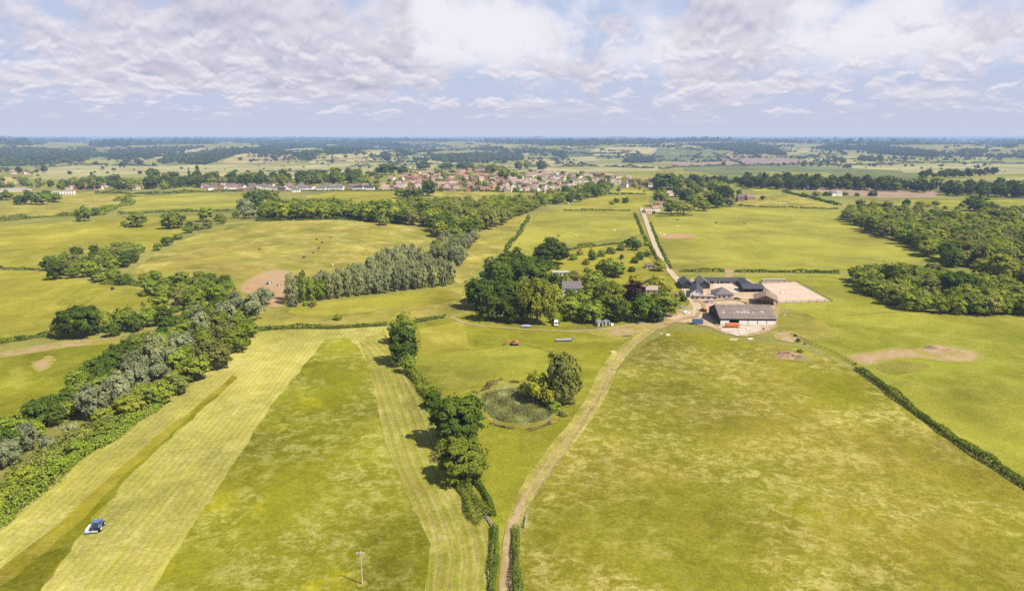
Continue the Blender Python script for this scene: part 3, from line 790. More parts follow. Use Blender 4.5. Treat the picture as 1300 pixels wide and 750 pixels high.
fld([(548, 244), (620, 245), (692, 246), (684, 254), (640, 252), (560, 258)], 'tan', 1)
fld([(935, 248), (1000, 246), (1062, 262), (1062, 266), (935, 264)], 'tan', 1)
fld([(930, 234), (990, 239), (1010, 243), (960, 243)], 'light', 1)
fld([(1140, 254), (1300, 254), (1500, 256), (1500, 272), (1300, 268), (1180, 262)], 'green', 1)
fld([(989, 235.5), (1080, 238), (1190, 243.5), (1188, 251), (1122, 251.5), (1072, 248), (1030, 244)], 'plough', 1)
# far country
FAR = [
 ('farpale', [(46, 211), (160, 209), (330, 210), (498, 208), (560, 206), (470, 224), (320, 224), (157, 225), (43, 227)]),
 ('fartan', [(-100, 226), (0, 224), (36, 229), (5, 236), (-100, 238)]),
 ('fargreen', [(33, 192), (68, 193), (63, 196.5), (30, 196)]),
 ('fargreen', [(109, 202), (142, 196), (162, 198), (175, 201), (172, 209), (107, 208)]),
 ('plough', [(150, 203), (175, 201), (170, 208), (152, 207)]),
 ('fargreen', [(160, 193.5), (198, 192), (211, 197), (175, 200.5)]),
 ('fartan', [(198, 192), (254, 188), (254, 192), (216, 196.5)]),
 ('greygreen', [(211, 206), (254, 197.5), (284, 197), (267, 205), (216, 210)]),
 ('fartan', [(254, 196.5), (284, 192), (284, 196.5)]),
 ('fartan', [(289, 202), (330, 190), (342, 192), (336, 207), (289, 207)]),
 ('farpale', [(320, 190), (406, 189), (386, 196), (320, 198)]),
 ('plough', [(325, 202.5), (378, 199), (358, 206), (325, 207)]),
 ('fartan', [(414, 199), (442, 192.5), (467, 193), (477, 205), (421, 207), (391, 207)]),
 ('farpale', [(472, 190), (498, 185.5), (503, 203), (475, 198)]),
 ('farpale', [(518, 188), (553, 188), (536, 197), (508, 197)]),
 ('farpale', [(600, 186), (642, 184.5), (650, 187), (610, 189)]),
 ('greygreen', [(673, 190.5), (742, 188), (754, 197), (683, 196)]),
 ('fartan', [(759, 188), (830, 187), (828, 195), (757, 197)]),
 ('farpale', [(724, 201), (762, 200), (760, 204.5), (724, 205.5)]),
 ('greygreen', [(833, 188.5), (863, 187), (909, 192), (927, 202), (858, 204.5), (835, 201)]),
 ('plough', [(856, 205.5), (932, 203), (942, 208), (868, 210)]),
 ('purple', [(912, 195.5), (970, 199), (1000, 202), (1046, 207), (960, 208.5), (945, 208)]),
 ('greygreen', [(868, 213), (960, 211), (960, 221), (900, 221)]),
 ('fartan', [(920, 188), (943, 191), (936, 195), (922, 193)]),
 ('fartan', [(962, 190), (978, 190), (984, 195), (962, 196)]),
 ('farpale', [(989, 189.5), (1039, 189), (1049, 196), (1002, 196)]),
 ('fargreen', [(1049, 191.5), (1086, 192), (1128, 198), (1090, 201)]),
 ('farpale', [(1031, 199), (1091, 199), (1120, 205), (1065, 208.5)]),
 ('farpale', [(1057, 211.5), (1160, 209), (1300, 209), (1450, 208), (1450, 222), (1300, 221), (1180, 221), (1143, 217)]),
 ('greygreen', [(960, 209.5), (1050, 212), (1143, 217), (1169, 226), (1070, 228), (1031, 219), (960, 218)]),
 ('farpale', [(1182, 230.5), (1300, 225.5), (1450, 224), (1450, 229), (1300, 229), (1195, 234)]),
 ('fargreen', [(1155, 184), (1185, 183), (1205, 185.5), (1160, 186.5)]),
 ('fargreen', [(1180, 203), (1290, 201), (1420, 203), (1420, 207), (1200, 207)]),
 ('farpale', [(580, 214), (700, 209), (820, 210), (840, 215), (700, 220)]),
]
for m_, p_ in FAR: fld(p_, m_, 1, smooth=2)
# small far fields: the same patchwork going on to the skyline
FAR_LINES = []
for k in range(300):
    px = rng.uniform(-60, 1360); py = 179.4 + 24 * rng.uniform(0, 1) ** 1.7
    s_ = .18 + (py - 179) / 13
    w_, h_ = rng.uniform(14, 46) * (.6 + .4 * s_), rng.uniform(1.2, 3.0) * s_
    sk = rng.uniform(-16, 16); tl = rng.uniform(-.4, .4) * h_
    q = [(px, py), (px + w_, py + tl), (px + w_ + sk, py + h_ + tl), (px + sk, py + h_)]
    try: fld(q, random.choice(['fartan', 'farpale', 'farpale', 'fargreen', 'fargreen', 'greygreen', 'greygreen', 'plough' if k % 3 else 'fartan']), 1 if py < 186 else .7)
    except Exception as ex: print('far field', ex)
    W4 = [at(*v).to_2d() for v in q]
    for a_, b_ in ((0, 1), (1, 2), (2, 3)):
        if (W4[a_] - W4[b_]).length < 2500 and random.random() < .8: FAR_LINES.append((W4[a_], W4[b_]))

# tracks and lane
TRK = [(642, 900), (642, 750), (645, 700), (650, 668), (668, 628), (698, 584), (733, 540), (758, 502), (774, 467), (796, 441), (826, 419)]
T2 = [at(*p).to_2d() for p in TRK]
ribbon('track', T2, [3.2, 3.2, 3.0, 3.4, 5.0, 6.2, 6.8, 7.2, 7.4, 7, 6], G['grasstrack'], 3)
ribbon('track', T2[:5], [2.8, 2.8, 2.8, 2.6, 1.6], G['dirt'], 4)
def off(pts, d):
    r_ = []
    for i, p in enumerate(pts):
        t_ = (pts[min(i + 1, len(pts) - 1)] - pts[max(i - 1, 0)]).normalized()
        r_.append(Vector((p.x + t_.y * d, p.y - t_.x * d)))
    return r_
ribbon('track', off(T2[4:], 2.0), .8, G['dirt'], 4); ribbon('track', off(T2[4:], -.1), .7, G['dirt'], 4)
LANE = [at(*p).to_2d() for p in ((886, 404), (884, 388), (874, 374), (862, 358), (850, 344), (840, 330), (830, 308), (822, 286), (814, 264))]
ribbon('lane', LANE, [7, 6, 5.5, 5, 5, 4.8, 5, 5.5, 6], G['lane'], 4)
ribbon('track', [at(*p).to_2d() for p in ((572, 402), (582, 407), (604, 413), (640, 416), (700, 420), (760, 419), (810, 411), (850, 398), (880, 390))], [2.6, 2.6, 2.6, 2.2, 2.2, 3, 4, 5, 6], G['dirt'], 3)
ribbon('track', [at(*p).to_2d() for p in ((0, 450), (70, 437), (110, 434), (160, 426))], 2.6, G['dirt'], 3)
ribbon('track', [at(*p).to_2d() for p in ((925, 343), (926, 348), (924, 353))], 6, G['bare'], 3)
ribbon('track', [at(*p).to_2d() for p in ((1075, 400), (1150, 396), (1230, 401), (1330, 404))], 2.2, G['rough'], 2)

for pts, w_ in ([(884, 402), (890, 396), (902, 400), (912, 414)], 2.6), ([(880, 384), (896, 383), (926, 381), (946, 384), (956, 390)], 3), ([(846, 412), (866, 405), (884, 402)], 3.5), ([(894, 396), (892, 386), (880, 380)], 2.4):
    ribbon('track', [at(*p).to_2d() for p in pts], w_, G['bare'], 6)
# ------------------------------------------------------------------ trees, hedges, woods
B, W, P_, S, C_ = 'broad', 'willow', 'poplar', 'bush', 'cone'
# hedgerow between the mown meadow and the pond field
row([(580, 562, 76, .9, B, 'dark'), (587, 608, 66, .88, B, 'mid')], 'of the big pair shading the hedge by the pond', 'pair of oaks by the pond', 'from the farm')
row([(511, 436, 40, 1.0, B, 'mid'), (513, 463, 44, 1.25, B, 'dark'), (519, 474, 24, 1.1, B, 'mid'), (549, 517, 26, .9, B, 'dark'), (560, 534, 22, .9, B, 'mid')], 'in the hedge along the curved swaths', 'trees in the swath-side hedge', 'from the farm', key=lambda q: q[1])
hedge([(520, 474), (536, 490), (546, 506), (556, 530), (566, 555), (572, 590)], 5.0, 3.6, 'thick leafy hedge joining the trees beside the curved swaths', 'mid', rough=.45)
hedge([(577, 606), (590, 626), (607, 655), (618, 662)], 5.0, 2.6, 'broad double hedge running on from the pair of big trees', 'mid', rough=.3)
hedge([(604, 612), (617, 632), (627, 655)], 1.6, 1.5, 'low dark hedge on the pond side of the broad hedge', 'dark')
hedge([(629, 672), (629, 700), (626, 750), (622, 900)], 1.9, 1.9, 'clipped hedge on the meadow side of the dirt track', 'hedge')
hedge([(656, 672), (655, 700), (656, 750), (662, 900)], 2.1, 2.0, 'clipped hedge on the pasture side of the dirt track', 'hedge')
hedge([(310, 421), (360, 417), (430, 416.5), (492, 413)], 2.4, 2.0, 'low hedge closing the top of the mown meadow', 'hedge')
hedge([(520, 412), (545, 406), (566, 403)], 2.2, 1.8, 'short low hedge between meadow corner and farm track', 'hedge')
# pond
row([(686, 511, 36, 1.15, W, 'gold'), (698, 516, 26, .9, W, 'gold')], 'at the edge of the reedy pond', 'pond edge plants', 'from the left')
row([(716, 513, 44, 1.45, W, 'olive')], 'with a pale trunk beside the reedy pond', 'pond edge plants')
row([(668, 494, 18, .6, S, 'dark'), (676, 504, 16, .6, S, 'dark'), (703, 521, 22, .6, S, 'mid'), (724, 512, 16, .7, S, 'olive'), (715, 528, 13, .6, S, 'olive')], 'on the bank of the reedy pond', 'pond bank bushes')
hedge([(600, 499), (614, 494), (626, 486), (638, 483)], 2.4, .9, 'brown scrub along the far left bank of the pond', 'brush', rough=.8, name='scrub', cat_='scrub')
hedge([(648, 485), (660, 486), (672, 482)], 1.8, .7, 'brown scrub on the far bank near the willow', 'brush', rough=.8, name='scrub', cat_='scrub')
hedge([(622, 538), (640, 543), (655, 544)], .9, .5, 'low brown scrub along the near left bank of the pond', 'brush', rough=.8, name='scrub', cat_='scrub')
hedge([(668, 546), (684, 543), (700, 538)], 1.2, .6, 'low brown scrub along the near right bank of the pond', 'brush', rough=.8, name='scrub', cat_='scrub')
def reed_bed():
    poly = np.array([[p[0], p[1]] for p in world_poly([(612, 504), (640, 495), (668, 496), (694, 505), (704, 522), (690, 534), (660, 538), (632, 534), (616, 522)], 3)])
    lo, hi = poly.min(0), poly.max(0); q = rng.uniform(lo, hi, (9000, 2)); q = q[inside(q, poly)]
    n = len(q); z = H(q[:, 0], q[:, 1]); hh = rng.uniform(.5, 1.7, n) * (.6 + .5 * np.sin(q[:, 0] / 2.1) * np.sin(q[:, 1] / 2.7) + .2)
    a = rng.uniform(0, 6.28, n); w = rng.uniform(.06, .16, n); l = rng.normal(0, .25, (n, 2))
    dx = np.stack([np.cos(a) * w, np.sin(a) * w], 1)
    V = np.zeros((n, 4, 3)); V[:, 0, :2] = q - dx; V[:, 1, :2] = q + dx; V[:, 2, :2] = q + dx * .4 + l * hh[:, None]; V[:, 3, :2] = q - dx * .4 + l * hh[:, None]
    V[:, 0, 2] = V[:, 1, 2] = z; V[:, 2, 2] = V[:, 3, 2] = z + hh
    tag(link('reeds', quads_to_mesh('reeds', V, [LEAF['reed']])), 'tall pale reeds filling the dried pond', 'reeds', kind='stuff')
reed_bed()

# wooded belt on the left of the meadow
hedge([(-60, 702), (0, 660), (64, 604), (150, 545), (206, 503)], 7, 3.4, 'dense bramble hedge along the near edge of the mown meadow', 'mid', rough=.5, q=.4)
hedge([(-60, 676), (0, 638), (70, 588), (150, 530), (200, 492)], 7, 3.8, 'dense bramble bank behind the meadow-edge hedge', 'olive', rough=.5, q=.45)
wl = [(-14, 598, 44), (16, 590, 46), (40, 566, 38), (60, 574, 40), (92, 556, 40), (118, 536, 44), (146, 518, 42), (168, 500, 40), (180, 484, 38), (196, 488, 34), (203, 468, 40), (222, 462, 38), (236, 448, 36), (250, 440, 34), (258, 428, 30), (287, 414, 32), (302, 404, 36), (318, 400, 32), (332, 394, 28)]
row([(x + random.uniform(-7, 7), y + random.uniform(-9, 7), w * random.uniform(.5, .92), random.uniform(1.0, 1.45), W, random.choice(['silver', 'silver', 'silver', 'poplar'])) for x, y, w in wl], 'in the belt beside the mown meadow', 'silver willows in the meadow belt', 'from the near end', key=lambda q: -q[1])
row([(250, 482, 40, .85, B, 'mid'), (272, 468, 46, .85, B, 'olive'), (300, 446, 40, .9, B, 'mid'), (284, 436, 34, .9, B, 'olive'), (205, 512, 38, .8, B, 'light'), (165, 530, 40, .75, B, 'light'), (318, 428, 26, .9, B, 'mid'), (228, 500, 34, .8, B, 'olive')],
    'on the meadow edge of the wooded belt', 'meadow edge of the belt', 'from the left')
scatter([(-60, 700), (0, 662), (64, 606), (148, 544), (206, 502), (250, 474), (236, 462), (190, 490), (140, 524), (80, 574), (0, 630), (-60, 664)], 4.2, 95, [(B, 'mid', 3), (B, 'olive', 2), (S, 'mid', 3), (S, 'light', 4), (B, 'light', 3), (S, 'hedge', 2)], 'in the thicket along the mown meadow', 'in the thicket', size=(4.8, 8.8), hr=(.55, .95), name='thicket_tree')
scatter([(-60, 640), (0, 566), (45, 535), (110, 490), (165, 452), (230, 415), (300, 390), (290, 402), (225, 432), (170, 474), (110, 520), (40, 560), (-40, 620)], 5, 84, [(B, 'dark', 3), (B, 'mid', 4), (B, 'olive', 1)], 'along the far side of the wooded belt', 'on the far side of the belt', size=(6.5, 11.5), hr=(.75, 1.1), name='belt_tree')
scatter([(250, 474), (280, 440), (304, 424), (335, 398), (318, 396), (270, 420), (215, 470)], 7, 14, [(B, 'mid', 3), (S, 'light', 2), (S, 'mid', 1)], 'at the farther end of the wooded belt', 'at the far end of the belt', size=(8, 11), hr=(.75, 1.0), name='belt_tree')
scatter([(180, 376), (215, 362), (250, 358), (300, 366), (300, 382), (240, 398), (196, 400)], 8.5, 24, [(B, 'mid', 4), (B, 'dark', 2), (S, 'mid', 1), (B, 'olive', 1)], 'in the copse below the grazed hill', 'in the copse below the hill', size=(9, 13), hr=(.75, 1.0))
row([(76, 428, 24, 1.2, B, 'olive'), (103, 428, 46, .95, B, 'dark'), (133, 420, 30, .95, B, 'mid'), (143, 427, 22, .9, S, 'dark'), (160, 416, 32, .85, B, 'mid'), (172, 420, 26, .9, B, 'dark'), (190, 414, 26, .9, B, 'mid'), (208, 412, 30, .8, B, 'dark')], 'in the clump above the bare bank', 'clump above the bare bank')
row([(26, 432, 9, 1.0, S, 'dark'), (34, 431, 8, 1.0, S, 'mid'), (183, 376, 11, .8, S, 'mid'), (192, 383, 10, .7, S, 'mid'), (182, 388, 8, .7, S, 'light'), (183, 394, 8, .7, S, 'mid'), (212, 383, 7, .7, S, 'mid'), (143, 368, 5, .9, S, 'dark')], 'standing alone in the yellowing field', 'lone bushes in the yellowing field')
hedge([(0, 438), (20, 432), (45, 428), (66, 424)], 5, 1.8, 'ragged hedge at the near edge of the yellowing field', 'hedge', rough=.6)
# copse and hedges farther left
scatter([(50, 346), (76, 357), (128, 353), (160, 342), (188, 322), (150, 318), (96, 330)], 8, 34, [(B, 'mid', 3), (B, 'olive', 4), (W, 'olive', 2), (B, 'dark', 1)], 'in the mixed copse among yellow fields', 'in the mixed copse', size=(9, 14), hr=(.8, 1.05))
row([(63, 343, 22, .9, B, 'dark'), (120, 350, 20, .8, B, 'light')], 'at the corner of the mixed copse', 'copse corner')
scatter([(118, 356), (190, 352), (222, 356), (226, 366), (180, 362), (130, 362)], 7, 16, [(S, 'mid', 3), (B, 'mid', 2), (B, 'dark', 1)], 'in the bushy line under the grazed hill', 'under the grazed hill', size=(8, 12), hr=(.6, .9))
row([(200, 318, 13, .8, B, 'mid'), (213, 312, 16, .8, B, 'dark'), (226, 304, 13, .7, S, 'mid'), (240, 296, 15, .7, B, 'mid'), (252, 292, 13, .7, B, 'olive'), (264, 290, 14, .7, B, 'mid'), (282, 284, 12, .8, B, 'mid'), (300, 277, 12, .9, B, 'light'), (178, 321, 11, .6, S, 'mid')], 'in the slanting hedge left of the grazed hill', 'slanting hedge line')
row([(107, 281, 20, 1.0, B, 'mid'), (122, 274, 11, 1.1, B, 'dark'), (175, 288, 26, .8, B, 'mid'), (158, 287, 11, .8, S, 'mid'), (221, 290, 30, .75, B, 'mid'), (262, 281, 23, .8, B, 'mid'), (240, 288, 12, .6, S, 'dark')], 'standing along the grassy baulk between yellow fields', 'along the grassy baulk')
row([(311, 271, 22, .95, W, 'silver'), (322, 266, 28, .9, B, 'dark'), (316, 277, 22, .6, W, 'silver'), (334, 258, 20, .9, B, 'dark'), (348, 258, 20, .9, B, 'mid'), (280, 281, 18, .6, S, 'mid')], 'in the clump below the white houses', 'below the white houses')
row([(25, 260, 16, .8, B, 'dark'), (40, 260, 20, .9, B, 'dark'), (55, 260, 20, .85, B, 'mid'), (70, 257, 18, .7, B, 'mid'), (8, 254, 18, .7, B, 'mid'), (35, 248, 10, .8, B, 'olive'), (62, 252, 16, .7, B, 'dark')], 'in the clump in front of the long white building', 'front of the white building')
hedge([(-60, 285), (0, 281), (50, 277), (100, 273)], 14, 4, 'wide bushy hedge between the two left-hand yellow fields', 'hedge', rough=.5)
hedge([(150, 273), (200, 270), (260, 269), (320, 267)], 6, 3, 'long dark hedge under the light meadow', 'hedge', rough=.4)
hedge([(120, 274), (145, 265), (165, 258), (150, 254), (175, 250)], 12, 5, 'bushy hedge winding up between two fields', 'mid', rough=.5)
hedge([(-60, 340), (0, 341), (48, 343)], 4, 1.8, 'thin hedge with grass verge beside the copse', 'hedge', rough=.4)
hedge([(130, 360), (160, 361), (200, 366)], 4, 2, 'rough hedge below the bushy line', 'hedge', rough=.6)
hedge([(120, 246), (190, 246.5), (260, 244), (330, 243)], 7, 4.5, 'dark hedge along the backs of the village gardens', 'dark', rough=.35)
# dome-shaped wood and the middle woodland
scatter([(325, 280), (380, 279), (440, 278), (470, 281), (452, 272), (400, 267), (345, 270)], 10.5, 80, [(B, 'mid', 5), (B, 'light', 3), (B, 'dark', 1)], 'in the smooth dome-shaped wood', 'in the dome-shaped wood', size=(15, 20), hr=(.8, 1.0), name='dome_wood_tree')
hedge([(324, 281), (380, 280), (440, 279), (475, 283)], 3, 2.4, 'dark hedge at the foot of the dome-shaped wood', 'dark')
scatter([(440, 279), (475, 283), (515, 287), (545, 290), (548, 300), (570, 309), (596, 306), (632, 288), (668, 271), (682, 266), (650, 262), (600, 268), (560, 266), (500, 270)], 12, 150, [(B, 'mid', 5), (B, 'light', 4), (B, 'olive', 3), (B, 'dark', 2)], 'in the wooded valley below the village', 'in the wooded valley', size=(16, 22), hr=(.8, 1.05), name='valley_wood_tree')
row([(508, 252, 16, .9, B, 'mid'), (518, 253, 15, .9, B, 'dark'), (530, 253, 18, .9, B, 'dark'), (545, 249, 20, 1.1, B, 'dark'), (507, 247, 10, 1.0, B, 'dark')], 'in the dark clump under the red roofs', 'dark clump under the red roofs')
row([(478, 282, 20, .9, B, 'dark'), (486, 286, 16, .8, B, 'mid')], 'at the meadow corner of the wooded valley', 'valley corner')
# poplar plantation
def poplars():
    it = []
    front = [(372, 386), (385, 384), (396, 382), (408, 381), (420, 380), (432, 378), (444, 377), (456, 375), (468, 374), (480, 373), (491, 372), (503, 370), (515, 369), (527, 367), (539, 366), (551, 365), (562, 363), (573, 361)]
    A, Bp = at(*front[0]), at(*front[-1])
    d = (Bp - A).to_2d().normalized(); nrm = Vector((-d.y, d.x))
    for r_ in range(12):
        for i, f in enumerate(front):
            if r_ >= 1.6 + (i / 17) ** 1.7 * 10.5: continue
            p = at(*f).to_2d() + nrm * (r_ * 8.5) + d * (r_ * 1.5 + random.uniform(-1, 1)) + nrm * random.uniform(-1, 1)
            D = random.uniform(6.0, 8.8); hh = random.uniform(11.5, 17)
            hue = 'poplar' if random.random() < .86 else 'silver'
            if i < 4 and random.random() < .5: hue = 'mid'
            o = tree(P_, hue, (p.x, p.y, 0), D, hh, None, lod=1)
            if r_ == 0: o['label'] = f'{LOOK[hue]} poplar in the front row of the plantation, {nth(i)} from the low end'; o['group'] = 'front row of poplars'
            else: o['label'] = f'{LOOK[hue]} poplar standing deep inside the plantation'; o['group'] = f'{LOOK[hue]} poplars inside the plantation'
poplars()
row([(372, 389, 14, .8, S, 'silver'), (398, 386, 9, 1.0, S, 'light'), (388, 388, 8, .8, S, 'mid'), (384, 352, 10, 1, S, 'dark'), (500, 342, 20, .8, B, 'mid'), (512, 334, 18, .8, B, 'dark')], 'at the edge of the poplar plantation', 'edge of the plantation')
row([(342, 418, 6, 1, S, 'dark'), (429, 406, 14, .6, S, 'light')], 'alone on the rough slope below the poplars', 'rough slope')
hedge([(640, 320), (650, 308), (662, 292), (672, 276)], 3.5, 2.2, 'thin hedge climbing beside the light meadow', 'hedge', rough=.5)
scatter([(546, 330), (584, 340), (596, 316), (606, 304), (584, 306), (560, 312)], 8, 26, [(W, 'poplar', 4), (W, 'silver', 2), (B, 'light', 2), (B, 'mid', 2)], 'where the poplars join the wooded valley', 'where the poplars join the valley', size=(9, 13), hr=(1.0, 1.3), name='willow_tree')
# trees round the farmhouse
farm = [(655, 366, 58, .9, B, 'dark'), (632, 372, 50, .95, B, 'dark'), (612, 392, 44, 1.0, B, 'dark'), (684, 372, 54, .85, B, 'dark'), (640, 392, 46, 1.0, B, 'dark'), (620, 406, 40, 1.0, B, 'dark'), (664, 390, 44, .95, B, 'mid'),
        (682, 411, 50, 1.15, W, 'light'), (650, 409, 34, .95, B, 'dark'), (664, 406, 30, 1.1, W, 'light'), (700, 396, 34, 1.0, W, 'light'), (722, 406, 36, .95, B, 'mid'), (742, 396, 34, .9, B, 'mid'), (770, 404, 50, 1.0, B, 'mid'), (752, 410, 34, .9, B, 'mid'), (790, 408, 34, .9, B, 'dark'), (760, 392, 44, .9, B, 'light'),
        (803, 391, 32, 1.15, B, 'copper'), (816, 407, 40, .9, B, 'dark'), (841, 401, 40, .9, B, 'mid'), (832, 408, 28, .8, B, 'dark'), (753, 370, 34, .85, B, 'mid'), (765, 374, 26, .8, B, 'mid'), (776, 350, 32, .8, B, 'light'), (765, 348, 22, .9, B, 'mid'), (784, 352, 26, .8, B, 'mid'),
        (700, 336, 46, .75, B, 'dark'), (690, 332, 26, .8, B, 'mid'), (718, 366, 22, .9, B, 'mid'), (742, 362, 14, .9, B, 'dark'), (728, 356, 18, .7, B, 'olive'), (806, 364, 22, .8, B, 'gold'), (838, 344, 18, .9, B, 'gold'), (836, 366, 20, 1.0, B, 'gold'), (828, 370, 18, .9, B, 'gold'), (846, 371, 16, .7, S, 'gold'),
        (724, 384, 20, .9, B, 'dark'), (606, 384, 30, .9, B, 'dark'), (640, 352, 36, .9, B, 'dark'), (667, 352, 34, .85, B, 'mid'), (706, 410, 18, .7, S, 'mid'), (865, 375, 10, .8, S, 'mid'), (868, 382, 12, .7, S, 'dark')]
row(farm, 'round the hidden farmhouse', 'trees round the farmhouse', key=lambda q: q[0])
row([(617, 345, 4.5, 3.4, C_, 'dark')], 'rising alone above the farmhouse trees', 'spire conifer')
hedge([(708, 407), (730, 406.5), (752, 406.5)], 2.2, 1.8, 'trimmed green hedge behind the white van', 'light', rough=.1)
hedge([(755, 406), (778, 405)], 2.2, 2.0, 'trimmed green hedge behind the grey shelters', 'mid', rough=.1)
row([(744, 336, 12, .7, S, 'mid'), (752, 330, 14, .8, S, 'dark'), (764, 326, 12, .8, S, 'mid'), (776, 322, 14, .7, S, 'mid'), (788, 318, 12, .8, S, 'mid'), (800, 314, 13, 1.0, B, 'dark'), (808, 318, 16, .9, B, 'dark'), (812, 330, 14, .8, S, 'dark'), (822, 326, 12, .8, S, 'mid'), (736, 324, 10, .8, S, 'olive'), (752, 322, 10, .7, S, 'mid'), (728, 330, 12, .7, S, 'mid'), (745, 345, 9, .8, S, 'mid'), (789, 329, 7, 1.0, S, 'dark'), (806, 334, 14, .6, S, 'dark'), (802, 345, 12, .6, S, 'dark'), (820, 312, 9, .8, S, 'mid'), (796, 309, 8, .8, S, 'mid')],
    'on the scrubby paddock beside the lane', 'scrub on the paddock')
hedge([(700, 322), (730, 316), (770, 312), (806, 306)], 3.5, 2.4, 'ragged hedge under the light meadow by the lane', 'hedge', rough=.7)
hedge([(796, 371), (812, 363), (826, 357)], 1.3, 1.5, 'brown clipped hedge behind the gold bushes', 'copper')
hedge([(806, 372), (818, 370), (826, 368)], 2.0, 1.6, 'light clipped hedge in the farmhouse garden', 'light', rough=.1)
hedge([(818, 300), (828, 318), (836, 330), (842, 340)], 2.4, 2.0, 'hedge on the field side of the stone lane', 'hedge')
hedge([(826, 284), (834, 304), (842, 322), (852, 342)], 2.0, 2.0, 'hedge on the right-hand verge of the stone lane', 'hedge')
hedge([(806, 272), (812, 286), (816, 298)], 2.2, 2.0, 'hedge on the meadow side of the upper lane', 'hedge')
hedge([(861, 345), (900, 345), (920, 345.5)], 2.6, 2.4, 'dark hedge left of the gap behind the stables', 'hedge')
hedge([(932, 345.5), (990, 346), (1066, 347.5)], 2.6, 2.4, 'dark hedge right of the gap behind the stables', 'hedge')
hedge([(716, 268), (760, 267.5), (800, 268)], 3, 2.4, 'dark hedge dividing the two light meadows', 'hedge')
hedge([(832, 275), (855, 275), (880, 274)], 4, 1.6, 'low hedge along the far end of the paddock with cattle', 'hedge')
hedge([(936, 262), (990, 264), (1064, 266)], 3, 2.5, 'straight hedge along the top of the cattle paddock', 'hedge')
hedge([(994, 244), (1030, 252), (1066, 261)], 5, 3.5, 'dark slanting hedge by the white cottage', 'dark')
# hedge on the right between pasture and green meadow
hedge([(1088, 469), (1130, 499), (1200, 550), (1300, 618), (1480, 740)], 3.0, 2.1, 'long dark hedge between the pasture and the green meadow', 'dark', rough=.3)
row([(1010, 427, 5, .8, S, 'dark'), (1013, 434, 7, .8, S, 'dark'), (1022, 437, 4, .8, S, 'mid'), (1086, 463, 4, 1, S, 'dark'), (1016, 447, 9, .6, S, 'mid')], 'by the fence below the big barn', 'bushes below the barn')
# woods on the right
scatter([(1066, 275), (1082, 285), (1130, 304), (1180, 328), (1222, 345), (1300, 366), (1345, 376), (1345, 300), (1300, 296), (1210, 284), (1120, 270)], 11.5, 215, [(B, 'olive', 5), (B, 'mid', 4), (B, 'light', 3), (B, 'dark', 1)], 'in the big wood beyond the arena', 'in the big wood', size=(15.5, 21), hr=(.75, 1.0), name='woodland_tree')
scatter([(1120, 270), (1210, 284), (1300, 296), (1345, 300), (1345, 270), (1300, 266), (1180, 262), (1090, 262)], 19, 60, [(B, 'light', 4), (S, 'light', 3), (B, 'olive', 2), (S, 'mid', 2)], 'in the open scrub behind the big wood', 'in the open scrub', size=(11, 16), hr=(.65, .85), name='scrub_tree')
row([(1242, 268, 34, .6, B, 'dark'), (1150, 262, 12, .8, B, 'dark'), (1284, 280, 22, .8, B, 'mid'), (1262, 276, 16, .7, B, 'dark')], 'standing over the scrub behind the big wood', 'over the scrub')
scatter([(1076, 356), (1096, 371), (1130, 386), (1156, 396), (1200, 399), (1300, 401), (1345, 402), (1345, 378), (1300, 374), (1230, 362), (1180, 352), (1130, 350)], 8, 130, [(B, 'mid', 5), (B, 'light', 3), (B, 'olive', 3), (B, 'dark', 1)], 'in the nearer wood at the meadow edge', 'in the nearer wood', size=(10.5, 15), hr=(.75, .95), name='copse_tree')
row([(1132, 366, 38, .85, B, 'dark'), (1212, 380, 48, .8, B, 'dark'), (1092, 360, 24, .9, B, 'mid'), (1165, 376, 30, .8, B, 'mid')], 'standing tallest in the nearer wood', 'tallest in the nearer wood')
# round the houses on the lane
row([(838, 262, 22, 1.1, B, 'mid'), (834, 268, 12, .9, B, 'mid'), (852, 272, 26, .75, B, 'mid'), (868, 272, 24, .7, B, 'light'), (880, 266, 22, 1.0, B, 'mid'), (872, 258, 22, .9, B, 'dark'), (894, 268, 20, .7, B, 'light'), (908, 264, 24, .85, B, 'dark'), (921, 256, 24, .9, B, 'dark'), (914, 250, 22, .9, B, 'mid'), (862, 250, 18, .8, B, 'dark'), (900, 254, 18, .7, B, 'olive'), (886, 248, 16, .8, B, 'mid'), (906, 244, 18, 1.0, B, 'mid'), (926, 262, 16, .8, B, 'olive'), (877, 241, 14, .9, B, 'mid'), (892, 240, 12, .8, B, 'light'), (850, 262, 10, .8, B, 'dark'), (938, 248, 8, 1.1, B, 'dark'), (968, 254, 8, .8, B, 'dark'), (830, 272, 6, .9, S, 'mid'), (782, 258, 10, .7, S, 'dark'), (794, 258, 11, .8, B, 'dark'), (777, 260, 10, .6, S, 'mid'), (818, 245, 4, 1.4, B, 'mid')],
    'round the houses at the head of the lane', 'round the lane houses')
scatter([(672, 266), (690, 262), (730, 258), (772, 247), (778, 240), (760, 238), (735, 244), (700, 250), (684, 258)], 15, 46, [(B, 'mid', 4), (B, 'light', 3), (B, 'dark', 2), (B, 'gold', 1)], 'between the wooded valley and the pale roofs', 'below the pale roofs', size=(13, 19), hr=(.9, 1.2), name='garden_tree')
row([(846, 241, 36, .62, B, 'dark'), (838, 239, 24, .8, B, 'dark'), (860, 240, 20, .8, B, 'mid')], 'making the big mound at the village end', 'big mound at the village end')
scatter([(858, 236), (910, 236), (950, 236), (950, 232), (900, 231), (860, 231)], 17, 26, [(B, 'dark', 4), (B, 'blue', 3)], 'in the dark line at the village end', 'in the village end line', size=(13, 20), hr=(.8, 1.1), name='treeline_tree')
